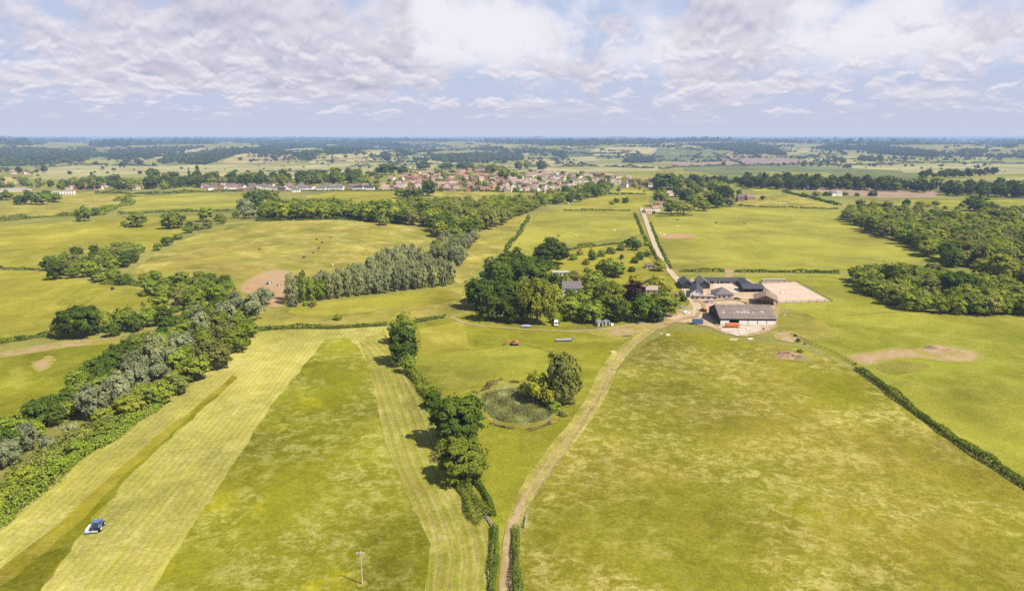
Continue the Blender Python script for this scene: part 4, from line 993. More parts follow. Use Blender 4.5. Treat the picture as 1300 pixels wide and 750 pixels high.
scatter([(945, 240), (1000, 242), (1060, 241), (1120, 243), (1184, 245), (1190, 240), (1110, 237), (1050, 235), (1000, 233), (945, 233)], 17, 90, [(B, 'dark', 4), (B, 'blue', 5), (B, 'mid', 1), (C_, 'blue', .3)], 'in the long dark tree line across the plough', 'in the long dark tree line', size=(18, 25), hr=(.85, 1.1), name='treeline_tree')
scatter([(1165, 228), (1230, 226), (1262, 223), (1262, 220.5), (1220, 222), (1165, 225)], 20, 34, [(B, 'blue', 5), (B, 'dark', 2)], 'in the tree strip on the far slope', 'in the far slope strip', size=(14, 20), name='treeline_tree')
scatter([(1192, 248), (1250, 251), (1330, 252), (1330, 243), (1260, 241), (1200, 242)], 20, 46, [(B, 'blue', 4), (B, 'dark', 3), (B, 'olive', 1)], 'round the white cottage on the right edge', 'round the right-edge cottage', size=(18, 25), hr=(.85, 1.1), name='treeline_tree')
row([(1020, 250, 10, .6, S, 'dark'), (1036, 249, 12, .6, S, 'mid'), (1050, 249, 12, .5, S, 'dark'), (1072, 248, 11, .5, S, 'dark'), (1088, 249, 10, .5, S, 'mid'), (1105, 249, 8, .5, S, 'dark'), (1108, 249, 14, .5, S, 'dark')], 'at the near edge of the ploughed field', 'edge of the plough')
# trees among the village gardens
VIL = [(330, 239), (420, 238.5), (480, 242), (500, 243), (600, 244), (680, 246), (740, 244), (800, 243), (850, 238), (850, 231), (760, 225), (690, 218), (600, 214), (520, 213), (470, 220), (400, 230), (330, 233)]
scatter(VIL, 15, 235, [(B, 'mid', 4), (B, 'dark', 4), (B, 'light', 3), (B, 'olive', 2), (B, 'gold', .5), (C_, 'dark', .3)], 'among the village gardens', 'in the village gardens', size=(8, 15), hr=(.75, 1.05), name='village_tree', px=True)
row([(450, 233, 22, .7, B, 'dark'), (463, 236, 20, .7, B, 'mid'), (432, 233, 18, .7, B, 'mid'), (405, 232, 22, .7, B, 'dark'), (385, 232, 20, .7, B, 'dark'), (490, 222, 30, .5, B, 'dark'), (538, 216, 24, .5, B, 'dark'), (512, 221, 16, .7, B, 'dark'), (566, 216, 20, .5, B, 'dark'), (590, 216, 26, .4, B, 'dark'), (658, 216, 12, 1, B, 'dark'), (670, 215, 12, 1, B, 'mid'), (688, 217, 16, .9, B, 'dark'), (582, 228, 9, .7, B, 'gold'), (604, 218, 9, .9, B, 'gold'), (640, 226, 18, .8, B, 'mid'), (624, 222, 18, .8, B, 'mid'), (653, 227, 14, .8, B, 'mid')], 'along the crest of the village', 'crest of the village')
scatter([(186, 242), (250, 238.5), (330, 237), (400, 235), (470, 227), (460, 222), (330, 229), (190, 232)], 17, 110, [(B, 'dark', 5), (B, 'blue', 3), (B, 'mid', 2), (B, 'olive', 1)], 'in the dark wood behind the white houses', 'behind the white houses', size=(17, 24), hr=(.85, 1.1), name='treeline_tree', px=True)
row([(195, 229, 20, .8, B, 'dark'), (241, 230, 5, 3.2, C_, 'blue'), (252, 230, 10, 2.0, C_, 'dark'), (218, 231, 22, .6, B, 'dark'), (268, 231, 22, .6, B, 'dark'), (149, 231, 9, 1.3, B, 'dark'), (141, 231, 8, 1.2, B, 'blue')], 'rising out of the dark wood by the white houses', 'rising out of the dark wood')
scatter([(78, 243), (120, 242), (180, 243), (190, 236), (130, 231), (80, 233)], 21, 44, [(B, 'dark', 4), (B, 'olive', 2), (B, 'mid', 2), (B, 'blue', 2), (B, 'gold', .4)], 'among the red roofs at the far left', 'among the far left roofs', size=(13, 20), hr=(.8, 1.1), name='garden_tree')
scatter([(-40, 240), (60, 240), (95, 238), (60, 233), (20, 228), (-40, 226)], 26, 30, [(B, 'olive', 4), (B, 'mid', 2), (B, 'dark', 2)], 'behind the long white building', 'behind the white building', size=(11, 18), hr=(.7, 1.0), name='garden_tree')
scatter([(-20, 222), (30, 224), (60, 222), (45, 217), (-20, 214)], 28, 26, [(B, 'olive', 3), (B, 'blue', 3)], 'round the hamlet on the marsh edge', 'round the marsh hamlet', size=(13, 20), name='garden_tree')
hedge([(330, 243.5), (400, 242.5), (480, 242.5), (520, 243)], 4, 1.8, 'hedge along the foot of the white houses', 'dark', rough=.35)
hedge([(550, 242), (610, 243), (690, 245)], 5, 3, 'hedge along the foot of the village', 'dark', rough=.25)
hedge([(690, 258), (706, 258), (720, 254), (735, 248)], 4, 2.6, 'hedge slanting up to the pale roofs', 'mid', rough=.4)
hedge([(772, 247), (800, 247), (820, 247)], 4, 3, 'dark hedge by the parked caravans', 'dark')

# far woods: masses of crowns
WOODS = [
 ('left', [(-160, 212), (-100, 196), (0, 190.5), (50, 190), (120, 193.5), (132, 198), (105, 206), (50, 211), (0, 212)], 17),
 ('leftc', [(142, 200), (220, 194), (262, 186.5), (200, 188), (140, 191)], 40),
 ('mid', [(409, 189), (440, 184), (477, 182.5), (472, 190), (442, 196.5), (416, 198)], 18),
 ('mid2', [(373, 198), (409, 193), (394, 204)], 16),
 ('mid3', [(483, 198), (492, 205), (496, 203), (490, 196)], 14),
 ('mid4', [(498, 186.5), (524, 198), (510, 196), (495, 189)], 16),
 ('mid5', [(548, 200), (600, 197), (662, 197), (664, 204), (600, 205.5), (552, 205)], 17),
 ('mid6', [(330, 196), (350, 191), (415, 186), (410, 183.5), (330, 188)], 34),
 ('strip', [(200, 206), (290, 192), (296, 193.5), (210, 208)], 15),
 ('strip2', [(230, 209), (285, 197), (340, 188.5), (344, 190), (290, 200), (262, 209)], 15),
 ('right', [(873, 184), (900, 188), (940, 195), (975, 197), (1000, 198), (985, 190), (960, 183)], 24),
 ('right2', [(1030, 190), (1090, 191), (1140, 198), (1190, 200), (1200, 196), (1120, 186), (1050, 185)], 30),
 ('right3', [(1215, 196), (1250, 196), (1255, 192), (1222, 191)], 26),
 ('midr', [(790, 207), (830, 207), (826, 202), (798, 203)], 18),
 ('midr2', [(700, 195), (716, 203), (720, 200), (708, 193)], 18),
 ('farmost', [(1090, 204.5), (1112, 205.5), (1108, 203), (1092, 202)], 18),
]
for nm, poly, gp in WOODS: wood_mass('distant_woodland', poly, gp, 'dark distant wood seen as one mass on the far slopes', size=(14, 22), cap=2600)
def far_mass():
    """Woods and hedgerow trees of the country out to the skyline, dense where a slow noise is high."""
    n = 120000
    px = rng.uniform(-60, 1360, n); py = 178.4 + 27 * rng.uniform(0, 1, n) ** 1.6
    k = np.sin(px / 61 + 1.3 * np.sin(py / 1.9)) + np.sin(px / 23 + py * 1.4 + 2) * .8 + np.sin(px / 140 + py / 1.1) * .9 + rng.normal(0, .35, n)
    thr = np.interp(py, [178, 182, 188, 193, 205], [-.2, .15, .95, 1.6, 2.35])
    sel = np.nonzero(k > thr)[0][:14000]
    q = np.array([[p.x, p.y] for p in (at(float(px[i]), float(py[i])) for i in sel)])
    d = np.hypot(q[:, 0], q[:, 1]); q = q[d < 34000]
    return q
def far_mass_world():
    n = 52000
    D = np.exp(rng.uniform(math.log(3300), math.log(24000), n)); a = rng.uniform(-.68, .68, n)
    x, y = D * np.sin(a), D * np.cos(a)
    k = np.sin(x / 420 + 1.4 * np.sin(y / 700)) + .9 * np.sin(x / 170 + y / 310 + 2) + .8 * np.sin(x / 950 - y / 1300 + 1) + rng.normal(0, .3, n)
    thr = np.interp(D, [3300, 5200, 8000, 12000, 24000], [2.4, 1.8, 1.05, .32, .1])
    s_ = k > thr; q = np.stack([x, y], 1)[s_]
    print('far lumps', len(q))
    d = np.hypot(q[:, 0], q[:, 1])
    n1 = d < 8000
    mass_at('distant_woodland', q[n1], (13, 22), 'scattered woods and copses across the far valley slopes', nq=14)
    q2 = q[~n1]; mass_at('skyline_woodland', q2, (26, 60), 'bluish woods stretching away to the skyline', nq=12)
far_mass_world()
# single trees and hedgerows in the far fields, still countable
for px, py, w, hue in [(146, 203, 6, 'blue'), (158, 196, 4, 'blue'), (122, 210, 7, 'blue'), (135, 211, 5, 'blue'), (178, 211, 7, 'blue'), (196, 211, 6, 'blue'), (161, 210, 5, 'blue'), (319, 207, 8, 'blue'), (305, 204, 10, 'blue'), (421, 208, 7, 'blue'), (452, 198, 6, 'blue'), (462, 197, 5, 'blue'), (439, 201, 7, 'blue'), (506, 207, 5, 'blue'), (528, 208, 5, 'blue'), (543, 204, 6, 'blue'), (492, 212, 4, 'blue'), (514, 212, 6, 'blue'), (735, 190, 6, 'blue'), (750, 197, 12, 'blue'), (711, 198, 8, 'blue'), (764, 200, 5, 'blue'), (785, 198, 6, 'blue'), (795, 199, 7, 'blue'), (805, 198, 7, 'blue'), (813, 198, 6, 'blue'), (830, 199, 6, 'blue'), (859, 205, 6, 'blue'), (882, 201, 5, 'blue'), (879, 205, 8, 'blue'), (918, 211, 12, 'blue'), (1058, 206, 5, 'blue'), (1068, 207, 7, 'blue'), (1038, 205, 5, 'blue'), (1149, 212, 5, 'blue'), (1170, 215, 4, 'blue'), (1196, 212, 5, 'blue'), (1224, 210, 6, 'blue'), (1240, 215, 8, 'blue'), (1250, 211, 5, 'blue'), (1131, 211, 6, 'blue'), (1110, 212, 6, 'blue'), (276, 220, 4, 'dark'), (299, 220, 7, 'dark'), (315, 220, 6, 'dark'), (331, 219, 5, 'dark'), (368, 217, 5, 'dark'), (432, 218, 5, 'dark'), (458, 217, 4, 'dark'), (350, 219, 3, 'dark')]:
    p = at(px, py); D = w / ppm(p) ; o = tree('broad', hue, p, min(D, 28), min(D, 28) * .8, 'small dark lone tree in the far valley fields', 'lone trees in the far valley', name='lone_tree', lod=0)
scatter([(40, 224), (160, 222), (330, 222), (480, 219), (560, 211), (700, 208), (900, 209), (1300, 219), (1300, 209), (1000, 203), (700, 200), (300, 200), (100, 207)], 30, 130, [(S, 'dark', 3), (B, 'blue', 3)], 'dotting the far valley pastures', 'dotting the far valley', size=(10, 19), hr=(.6, .9), name='lone_tree', px=True, lod=0)
for pts, w in [([(440, 212), (500, 210), (560, 209)], 10), ([(330, 218), (400, 218), (430, 217)], 8), ([(600, 215), (700, 212), (770, 212), (830, 214)], 14), ([(835, 215), (900, 211), (960, 211)], 10), ([(905, 195), (925, 202), (945, 209)], 10), ([(46, 213), (110, 210), (200, 211)], 14), ([(1060, 211), (1140, 208), (1200, 207), (1300, 208)], 12), ([(960, 210), (1040, 209), (1060, 210)], 12), ([(414, 206), (470, 206), (510, 208)], 9), ([(1030, 200), (1050, 201), (1095, 203)], 12), ([(683, 197), (720, 199), (754, 198)], 12), ([(760, 199), (800, 199), (840, 199)], 12), ([(840, 204), (880, 206), (940, 203)], 9)]:
    hedge(pts, w, w * .6, 'thin dark hedgerow between far valley fields', 'blue', q=2.4, name='hedgerow', group='hedgerows in the far valley', rough=.7)

def far_hedges():
    P = []
    for a, b in FAR_LINES:
        n = int(min(140, (b - a).length / 11)); t_ = rng.uniform(0, 1, n); P.append(np.array([[a.x, a.y]]) + t_[:, None] * np.array([[b.x - a.x, b.y - a.y]]) + rng.normal(0, 4, (n, 2)))
    q = np.concatenate(P); print('far hedge lumps', len(q)); mass_at('distant_hedgerows', q[:16000], (7, 17), 'dark hedgerows and their trees between the far fields', nq=9)
far_hedges()
# ------------------------------------------------------------------ materials of built things
def mat_corr(name, c, per=.35, stain=None):
    m, t = new_mat(name)
    co = t.n('ShaderNodeTexCoord').outputs['Object']
    s = t.n('ShaderNodeSeparateXYZ'); t.l(co, s.inputs[0])
    w = t.math('SINE', t.math('MULTIPLY', s.outputs[0], 2 * math.pi / per))
    n1 = t.noise(co, .35, 6, .65)
    k = t.math('MULTIPLY_ADD', n1, 1.1, .45)
    k = t.math('MULTIPLY', k, t.math('SUBTRACT', 1.0, t.math('MULTIPLY', t.step(t.math('ABSOLUTE', t.math('SINE', t.math('MULTIPLY', s.outputs[1], .72))), .97, 1.0), .3)))
    col = t.mix(1.0, c, t.comb(k, k, k), 'MULTIPLY')
    if stain: col = t.mix(t.math('MULTIPLY', t.step(t.noise(t.vmath('MULTIPLY', co, (1, .25, 1)), 1.1, 5, .6), .5, .75), .6), col, stain)
    finish(t, col, .75, .25, w, .4, .04); return m
M = dict(
    barnroof=mat_corr('fibre_cement_roof', (.150, .115, .098), 1.2, (.25, .215, .19)),
    slate=plain('slate', (.044, .045, .054), .6, .25, .25, 2.0), slate2=plain('grey_slate', (.12, .108, .105), .75, .2, .25, 1.5),
    cladding=plain('dark_cladding', (.030, .030, .036), .7, .3, .3, 2), white=plain('white_paint', (.66, .65, .63), .5, .4, .06, .8, 0, (.5, .48, .42)),
    render=plain('white_render', (.70, .67, .62), .85, .2, .08, .7), cream=plain('cream_render', (.62, .52, .42), .85, .2, .1, .7), pinkr=plain('pink_render', (.62, .44, .37), .85, .2, .1, .7),
    brick=plain('brick', (.36, .17, .115), .9, .15, .22, 3), brick2=plain('brown_brick', (.30, .19, .14), .9, .15, .22, 3), blockw=plain('block_wall', (.36, .29, .25), .9, .15, .2, 1.5),
    tile=plain('orange_tiles', (.29, .155, .11), .85, .2, .22, 1.6), tile2=plain('red_brown_tiles', (.205, .122, .098), .85, .2, .25, 1.6), tile3=plain('faded_tiles', (.285, .22, .185), .85, .2, .2, 1.6), tile4=plain('dark_tiles', (.125, .095, .09), .85, .2, .22, 1.6),
    timber=plain('weathered_timber', (.17, .125, .085), .9, .15, .3, 3), timber2=plain('pale_timber', (.42, .36, .29), .9, .15, .25, 3), brownroof=mat_corr('rusty_sheet_roof', (.19, .135, .10), .5, (.27, .17, .11)),
    glass=plain('window_glass', (.03, .036, .045), .12, .6, .1, 1), rubber=plain('rubber', (.018, .018, .019), .85, .2, .15, 4), steel=plain('galvanised_steel', (.42, .43, .45), .45, .5, .15, 2, .5),
    orange=plain('orange_paint', (.52, .15, .055), .6, .35, .2, 1.2, 0, (.36, .14, .07)), red=plain('red_paint', (.40, .045, .03), .5, .4, .2, 1.5, 0, (.2, .05, .03)), rust=plain('rusty_orange_paint', (.43, .17, .055), .7, .3, .25, 1.5, 0, (.16, .06, .03)),
    blue=plain('blue_paint', (.07, .115, .26), .45, .45, .15, 1.5), greyblue=plain('grey_blue_paint', (.33, .40, .47), .55, .4, .12, 1), black=plain('black_paint', (.015, .015, .017), .35, .5, .1, 2), silver=plain('silver_paint', (.45, .46, .48), .35, .5, .06, 1, .4),
    grey=plain('grey_sheet', (.34, .33, .34), .6, .3, .15, 1), concrete=plain('pale_concrete', (.46, .41, .35), .9, .15, .15, .6), cap=plain('concrete_rubble', (.42, .35, .28), .9, .15, .3, 1.3), heapb=plain('brick_rubble', (.32, .155, .09), .95, .1, .4, 1.6, 0, (.30, .26, .20)),
    skylight=plain('rooflight_sheet', (.29, .255, .23), .4, .4, .1, 2), hay=plain('hay', (.24, .19, .085), 1, .05, .35, 3), cowb=plain('dark_hide', (.035, .026, .02), .9, .1, .3, 3), cow=plain('pale_hide', (.62, .57, .48), .9, .1, .15, 2), cowr=plain('brown_hide', (.17, .085, .045), .9, .1, .2, 2),
    earth=plain('heap_earth', (.25, .17, .095), .95, .1, .35, 1.4, 0, (.29, .14, .08)),
    tarp=plain('blue_grey_tarpaulin', (.20, .25, .31), .6, .3, .15, 1.2))
def place(name, px_l, px_r, label, cat_, group=None):
    """An Empty at the near left corner of a building's footprint, x along its front."""
    a, b = at(*px_l), at(*px_r); d = (b - a).to_2d()
    e = empty(name, (a.x, a.y, min(a.z, b.z)), math.atan2(d.y, d.x)); tag(e, label, cat_, group)
    return e, d.length
def gable_parts(e, w, d, eave, ridge, along, wall, roof, over=.35, th=.18, skip=()):
    """Walls and a pitched roof over the footprint w (x) by d (y)."""
    m = MB(); t_ = .22
    if 'front' not in skip: m.box((w / 2, t_ / 2, eave / 2 - .4), (w, t_, eave + .8))
    if 'back' not in skip: m.box((w / 2, d - t_ / 2, eave / 2 - .4), (w, t_, eave + .8))
    if 'left' not in skip: m.box((t_ / 2, d / 2, eave / 2 - .4), (t_, d - 2 * t_ - .01, eave + .8))
    if 'right' not in skip: m.box((w - t_ / 2, d / 2, eave / 2 - .4), (t_, d - 2 * t_ - .01, eave + .8))
    rt = Matrix(((0, -1, 0, w), (1, 0, 0, 0), (0, 0, 1, 0), (0, 0, 0, 1)))
    if along == 'y':
        for y0 in (.004, d - t_ - .004): m.prism([(.03, eave), (w - .03, eave), (w / 2, ridge - .05)], y0, y0 + t_)
    else:
        for x0 in (.004, w - t_ - .004): m.prism([(.03, eave), (d - .03, eave), (d / 2, ridge - .05)], w - x0 - t_, w - x0, rt)
    m.build('wall', wall, e)
    r = MB()
    def slabs(W, L, mat=None):
        k = (ridge - eave) / (W / 2)
        r.prism([(-over, eave - k * over), (W / 2, ridge), (W + over, eave - k * over), (W + over, eave - k * over + th), (W / 2, ridge + th * 1.1), (-over, eave - k * over + th)], -over, L + over, mat)
    if along == 'y': slabs(w, d)
    else: slabs(d, w, rt)
    return r.build('roof', roof, e)
def win(e, x, y, z, w=1.1, h=1.2, face='y', mat=None, name='window'):
    b = MB().box((0, 0, 0), (w, .06, h) if face == 'y' else (.06, w, h)).build(name, mat or M['glass'], e)
    b.location = (x, y, z); return b
# ------------------------------------------------------------------ the farm
def big_barn():
    e, L = place('barn', (914, 413), (985, 412), 'big grey-roofed barn with white front panels beside the farmyard', 'barn')
    d, ev, rd = 25, 4.0, 8.8
    rf = gable_parts(e, L, d, ev, rd, 'x', M['cladding'], M['barnroof'], .4, .15, skip=('front', 'left'))
    f = MB(); f.box((L / 2, .1, 3.45), (L, .18, 1.1)); f.box((L / 2, .16, .2), (L, .2, .9))
    f.build('fascia', M['cladding'], e)
    n = 6; bw = L / n
    for i in range(n):
        if i == 1: continue
        MB().box((bw * (i + .5), .06, 1.75), (bw - .35, .12, 2.25)).build('door', M['white'], e)
    for i in range(5): MB().box((.2, d * i / 4 * .97 + .3, 2), (.3, .3, 4.6)).build('post', M['cladding'], e)
    MB().box((.12, d / 2, 3.6), (.16, d - .5, .7)).build('gable_rail', M['cladding'], e)
    MB().box((5, d / 2, 1.6), (.2, d - 1, 4)).build('partition', M['cladding'], e)
    k = (rd - ev) / (d / 2)
    for fx, fy, s_ in ((.10, .42, 1), (.36, .45, 1.1), (.42, .43, 1), (.48, .45, 1.1), (.54, .43, 1.1), (.80, .46, 1.1), (.63, .42, .6), (.28, .38, .5)):
        sl_ = MB().box((0, 0, 0), (1.3 * s_, 1.9 * s_, .05)).build('skylight', M['skylight'], rf)
        y = d / 2 * fy; sl_.location = (L * fx, y, ev + k * y + .19); sl_.rotation_euler = (math.atan(k), 0, 0)
big_barn()
def simple(name, l, r, d, ev, rd, along, wall, roof, label, cat_='building', wins=(), skip=()):
    e, L = place(name, l, r, label, cat_); rf = gable_parts(e, L, d, ev, rd, along, M[wall], M[roof], skip=skip)
    for x, z, w, h in wins: win(e, L * x, -.035, z, w, h)
    return e, L, rf
e, L, rf = simple('stable', (876, 378), (892, 378.5), 19, 3.4, 6.2, 'y', 'render', 'slate', 'stable block with white gable end and blue-black roof', 'stable', ((.5, 1.4, 1.6, 2.0), (.5, 4.2, .8, .8)))
for q in range(3):
    pnl = MB().box((0, 0, 0), (3.6, 4.6, .07)).build('roof_panel', M['slate'], rf); k = 2.8 / (L / 2)
    pnl.location = (L * .25, 3 + q * 5.6, 3.4 + k * L * .25 + .26); pnl.rotation_euler = (0, -math.atan(k), 0)
simple('stable', (865, 367), (880, 367), 17, 3.2, 5.8, 'y', 'cladding', 'slate', 'dark gabled stable nearest the stone lane', 'stable')
simple('stable', (887, 367), (901, 367), 18, 3.4, 6.0, 'y', 'cladding', 'slate2', 'dark-walled stable with grey roof behind the white gable', 'stable', ((.5, 1.3, 2.2, 2.1),))
def range_(l, r, d, label, n):
    e, L = place('stable_range', l, r, label, 'stable'); gable_parts(e, L, d, 2.5, 4.2, 'x', M['cladding'], M['slate'], .8)
    for i in range(n): win(e, L * (i + .5) / n, -.04, 1.15, 1.2, 2.1, mat=M['timber'] if i % 3 else M['white'], name='door')
    for i in range(n + 1): MB().box((.2 + (L - .4) * i / n, -1.05, 1.0), (.16, .16, 2.6)).build('post', M['white'], e)
range_((886, 360.5), (946, 360), 6.5, 'long low stable range closing the back of the courtyard', 9)
def wing():
    e, L = place('stable_wing', (944, 371.5), (969, 371), 'dark-roofed stable wing at the arena side of the courtyard', 'stable')
    gable_parts(e, L, 11, 2.8, 4.9, 'x', M['cladding'], M['slate'], .6, skip=('front',))
    for i in range(4): MB().box((.2 + (L - .4) * i / 3, .1, 1.2), (.22, .22, 3.0)).build('post', M['timber'], e)
    x0 = L * .28; m = MB(); m.box((x0 + 3.6, 18.6, 1.2), (7.2, 14.6, 3.2)); m.build('rear_wall', M['cladding'], e)
    r = MB(); r.prism([(x0 - .5, 2.7), (x0 + 3.6, 4.6), (x0 + 7.7, 2.7), (x0 + 7.7, 2.9), (x0 + 3.6, 4.8), (x0 - .5, 2.9)], 9.5, 27); r.build('rear_roof', M['slate'], e)
wing()
def hip(name, l, r, d, ev, rd, wall, roof, label, cat_='building', ins=None):
    e, L = place(name, l, r, label, cat_)
    MB().box((L / 2, d / 2, ev / 2 - .4), (L, d, ev + .8)).build('wall', M[wall], e)
    o = .4; i_ = ins if ins is not None else min(L, d) / 2; q = MB()
    if L >= d: top = [(i_, d / 2, rd), (L - i_, d / 2, rd)]
    else: top = [(L / 2, i_, rd), (L / 2, d - i_, rd)]
    b = [(-o, -o, ev), (L + o, -o, ev), (L + o, d + o, ev), (-o, d + o, ev)]
    fs = [(0, 1, 5, 4), (1, 2, 5), (2, 3, 4, 5), (3, 0, 4)] if L >= d else [(0, 1, 4), (1, 2, 5, 4), (2, 3, 5), (3, 0, 4, 5)]
    q.add(b + top, fs + [(3, 2, 1, 0)]); q.build('roof', M[roof], e)
    return e, L
e, L = hip('coach_house', (909, 379.5), (931, 379), 12, 3.0, 6.6, 'blockw', 'slate2', 'grey hip-roofed stone building in the middle of the yard', 'building')
for q in (.2, .45, .75): win(e, L * q, -.035, 1.5, 1.2, 1.4)
def low_shed():
    e, L = place('low_shed', (881, 380), (911, 380), 'long low flat-roofed block shed before the white gable', 'shed')
    MB().box((L / 2, 2, .9), (L, 4, 2.6)).build('wall', M['blockw'], e); MB().box((L / 2, 2, 2.3), (L + .5, 4.5, .18)).build('roof', M['skylight'], e)
    for i in range(4): win(e, L * (i + .5) / 4, -.035, 1.1, 1.6, 1.0)
low_shed()
def open_barn():
    e, L = place('open_barn', (957, 387), (986, 388.5), 'open timber barn with rusty brown roof by the arena', 'barn')
    d = 15
    gable_parts(e, L, d, 3.6, 6.4, 'y', M['timber'], M['brownroof'], .6, .15, skip=('front', 'right', 'left'))
    for i in range(4):
        for y in (.2, d / 2): MB().box((.2 + (L - .4) * i / 3, y, 1.5), (.26, .26, 4.2)).build('post', M['timber'], e)
    MB().box((L / 2, .25, 3.5), (L, .2, .3)).build('beam', M['timber'], e)
    MB().prism([(L * .35, -.2), (L * .9, -.2), (L * .85, 2.2), (L * .45, 2.6)], 5, 12).build('hay_stack', M['hay'], e)
open_barn()
e, L, rf = simple('farmhouse', (714, 376), (738, 376), 9, 5.4, 9.2, 'x', 'render', 'slate2', 'grey-roofed farmhouse half hidden among tall trees', 'house', ((.2, 1.5, 1.2, 1.3), (.5, 1.5, 1.2, 1.3), (.8, 1.5, 1.2, 1.3), (.2, 4.2, 1.2, 1.2), (.8, 4.2, 1.2, 1.2)))
for q in (.1, .88): MB().box((L * q, 4.5, 9.2), (.9, .7, 2.6)).build('chimney', M['brick'], rf)
def greenhouse():
    e, L = place('outbuilding', (702, 350), (722, 350), 'long pale flat-roofed outbuilding in the garden behind the farmhouse', 'shed')
    MB().box((L / 2, 3, 1.0), (L, 6, 2.8)).build('wall', M['render'], e); MB().box((L / 2, 3, 2.5), (L + .6, 6.6, .2)).build('roof', M['grey'], e)
    for i in range(5): win(e, L * (i + .5) / 5, -.035, 1.2, 1.4, 1.4)
greenhouse()
simple('garden_shed', (820, 341), (833, 341), 5, 2.4, 3.8, 'x', 'timber2', 'tile4', 'small grey-brown shed in the paddock beside the lane', 'shed', ((.3, 1.2, 1, 1), (.7, 1, 1, 1.9)))
simple('cottage', (819, 373), (835, 373), 6, 2.8, 5.0, 'x', 'blockw', 'tile3', 'low cottage with faded pinkish roof behind the golden bushes', 'cottage', ((.25, 1.3, 1, 1.1), (.75, 1.3, 1, 1.1)))
simple('brick_shed', (855, 378.5), (861, 378.5), 3.6, 2.2, 3.4, 'y', 'brick', 'tile3', 'tiny brick shed on the verge of the stone lane', 'shed', ((.5, 1.0, .9, 1.8),))

# sand arena
def fence_run(name, pts, label, h=1.3, gap=4.0, mat='timber', post=.14, rails=2, parts=True, world=False, cat_='fence', group=None):
    P = [at(*p).to_2d() for p in pts] if not world else pts
    e = tag(empty(name, (P[0].x, P[0].y, hz(*P[0]))), label, cat_, group); O = Vector(e.location)
    rail = MB(); ps = []
    for a, b in zip(P[:-1], P[1:]):
        n = max(1, round((b - a).length / gap))
        for i in range(n): ps.append(a + (b - a) * (i / n))
    ps.append(P[-1])
    V3 = [Vector((p.x, p.y, hz(p.x, p.y))) - O for p in ps]
    for r_ in range(rails):
        z = h * (1 - r_ * .42)
        for a, b in zip(V3[:-1], V3[1:]): rail.tube([a + Vector((0, 0, z)), b + Vector((0, 0, z))], post * .38, 4)
    rail.build('rail', M[mat], e)
    pm = MB().box((0, 0, (h + .1) / 2 - .2), (post, post, h + .5)).mesh('post', M[mat])
    for v in V3[:100]: link('post', pm, e).location = v
    return e
fence_run('arena_fence', [(964.5, 361), (1011, 358.5), (1056.5, 383), (988, 385.3), (964.5, 361)], 'dark post-and-rail fence round the sand riding arena', 1.5, 5, 'timber', .26, 3)
def jump():
    p = at(994, 372); e = tag(empty('show_jump', p, .5), 'white show jump standing in the sand arena', 'jump')
    for s_ in (-1, 1): MB().box((s_ * 1.9, 0, .75), (.3, .7, 1.5)).build('wing', M['white'], e)
    for z in (.5, .95): MB().tube([(-1.8, 0, z), (1.8, 0, z)], .09, 8).build('pole', M['white'], e)
jump()
def bank_box():
    p = at(982, 358); e = tag(empty('field_shelter', p, 0), 'long pale low shelter behind the sand arena', 'shelter')
    MB().box((0, 0, .8), (17, 3, 2.2)).build('wall', M['concrete'], e); MB().box((0, 0, 2.0), (17.6, 3.6, .18)).build('roof', M['skylight'], e)
bank_box()
fence_run('field_fence', [(1005, 425), (1030, 437), (1060, 449), (1086, 464)], 'wooden fence running from the barn to the dark hedge', 1.2, 3, 'timber', .2, 2)
fence_run('track_fence', [(669, 652), (690, 615), (722, 570), (758, 512), (790, 465), (822, 437), (845, 426)], 'post-and-wire fence along the pasture side of the grassy track', 1.1, 4, 'timber', .09, 1)
def gate(a, b, label):
    a, b = at(*a), at(*b); d = (b - a).to_2d(); e = tag(empty('field_gate', a, math.atan2(d.y, d.x)), label, 'gate'); L = d.length
    for z in (.25, .45, .68, .92, 1.2): MB().tube([(0.05, 0, z), (L - .05, 0, z)], .05, 6).build('bar', M['steel'], e)
    MB().tube([(.1, 0, .22), (L - .1, 0, 1.2)], .05, 6).build('brace', M['steel'], e)
    for x in (-.12, L + .12): MB().box((x, 0, .55), (.2, .2, 1.7)).build('post', M['timber2'], e)
gate((617, 657), (627, 672), 'pale metal gate at the end of the broad hedge'); gate((666, 670), (669, 657), 'pale metal gate into the pasture beside the track')

# ------------------------------------------------------------------ vehicles and gear
def car_mesh(col):
    m = MB(); prof = [(-2.1, .35), (2.1, .35), (2.15, .75), (1.9, .95), (1.0, 1.02), (.35, 1.5), (-1.2, 1.52), (-1.95, 1.0), (-2.15, .9)]
    m.prism(prof, -.85, .85); return m
CARM = {}
def car(px, py, rz, col, label, group=None, k=1.0):
    p = at(px, py); e = tag(empty('parked_car', p, rz), label, 'car', group); e.scale = (k, k, k)
    if col not in CARM:
        b = car_mesh(col).mesh('body', M[col])
        g = MB(); g.prism([(.9, 1.0), (.34, 1.46), (-1.15, 1.48), (-1.8, 1.02)], -.862, .862); g.prism([(1.06, 1.0), (.42, 1.47), (.36, 1.47), (1.0, .98)], -.72, .72)
        CARM[col] = (b, g.mesh('windows_glass', M['glass']), MB().wheel((0, 0, 0), .34, .22).mesh('wheel', M['rubber']))
    b, g, w = CARM[col]; link('body', b, e); link('glazing', g, e)
    for x in (-1.3, 1.3):
        for y in (-.82, .82): link('wheel', w, e).location = (x, y, .34)
    return e
car(861, 359.5, 2.0, 'white', 'white car parked where the lane meets the stables'); car(936, 380.5, .2, 'black', 'black car parked beside the grey stone building')
car(868, 391, .1, 'silver', 'silver car parked behind the clipped lane hedge')
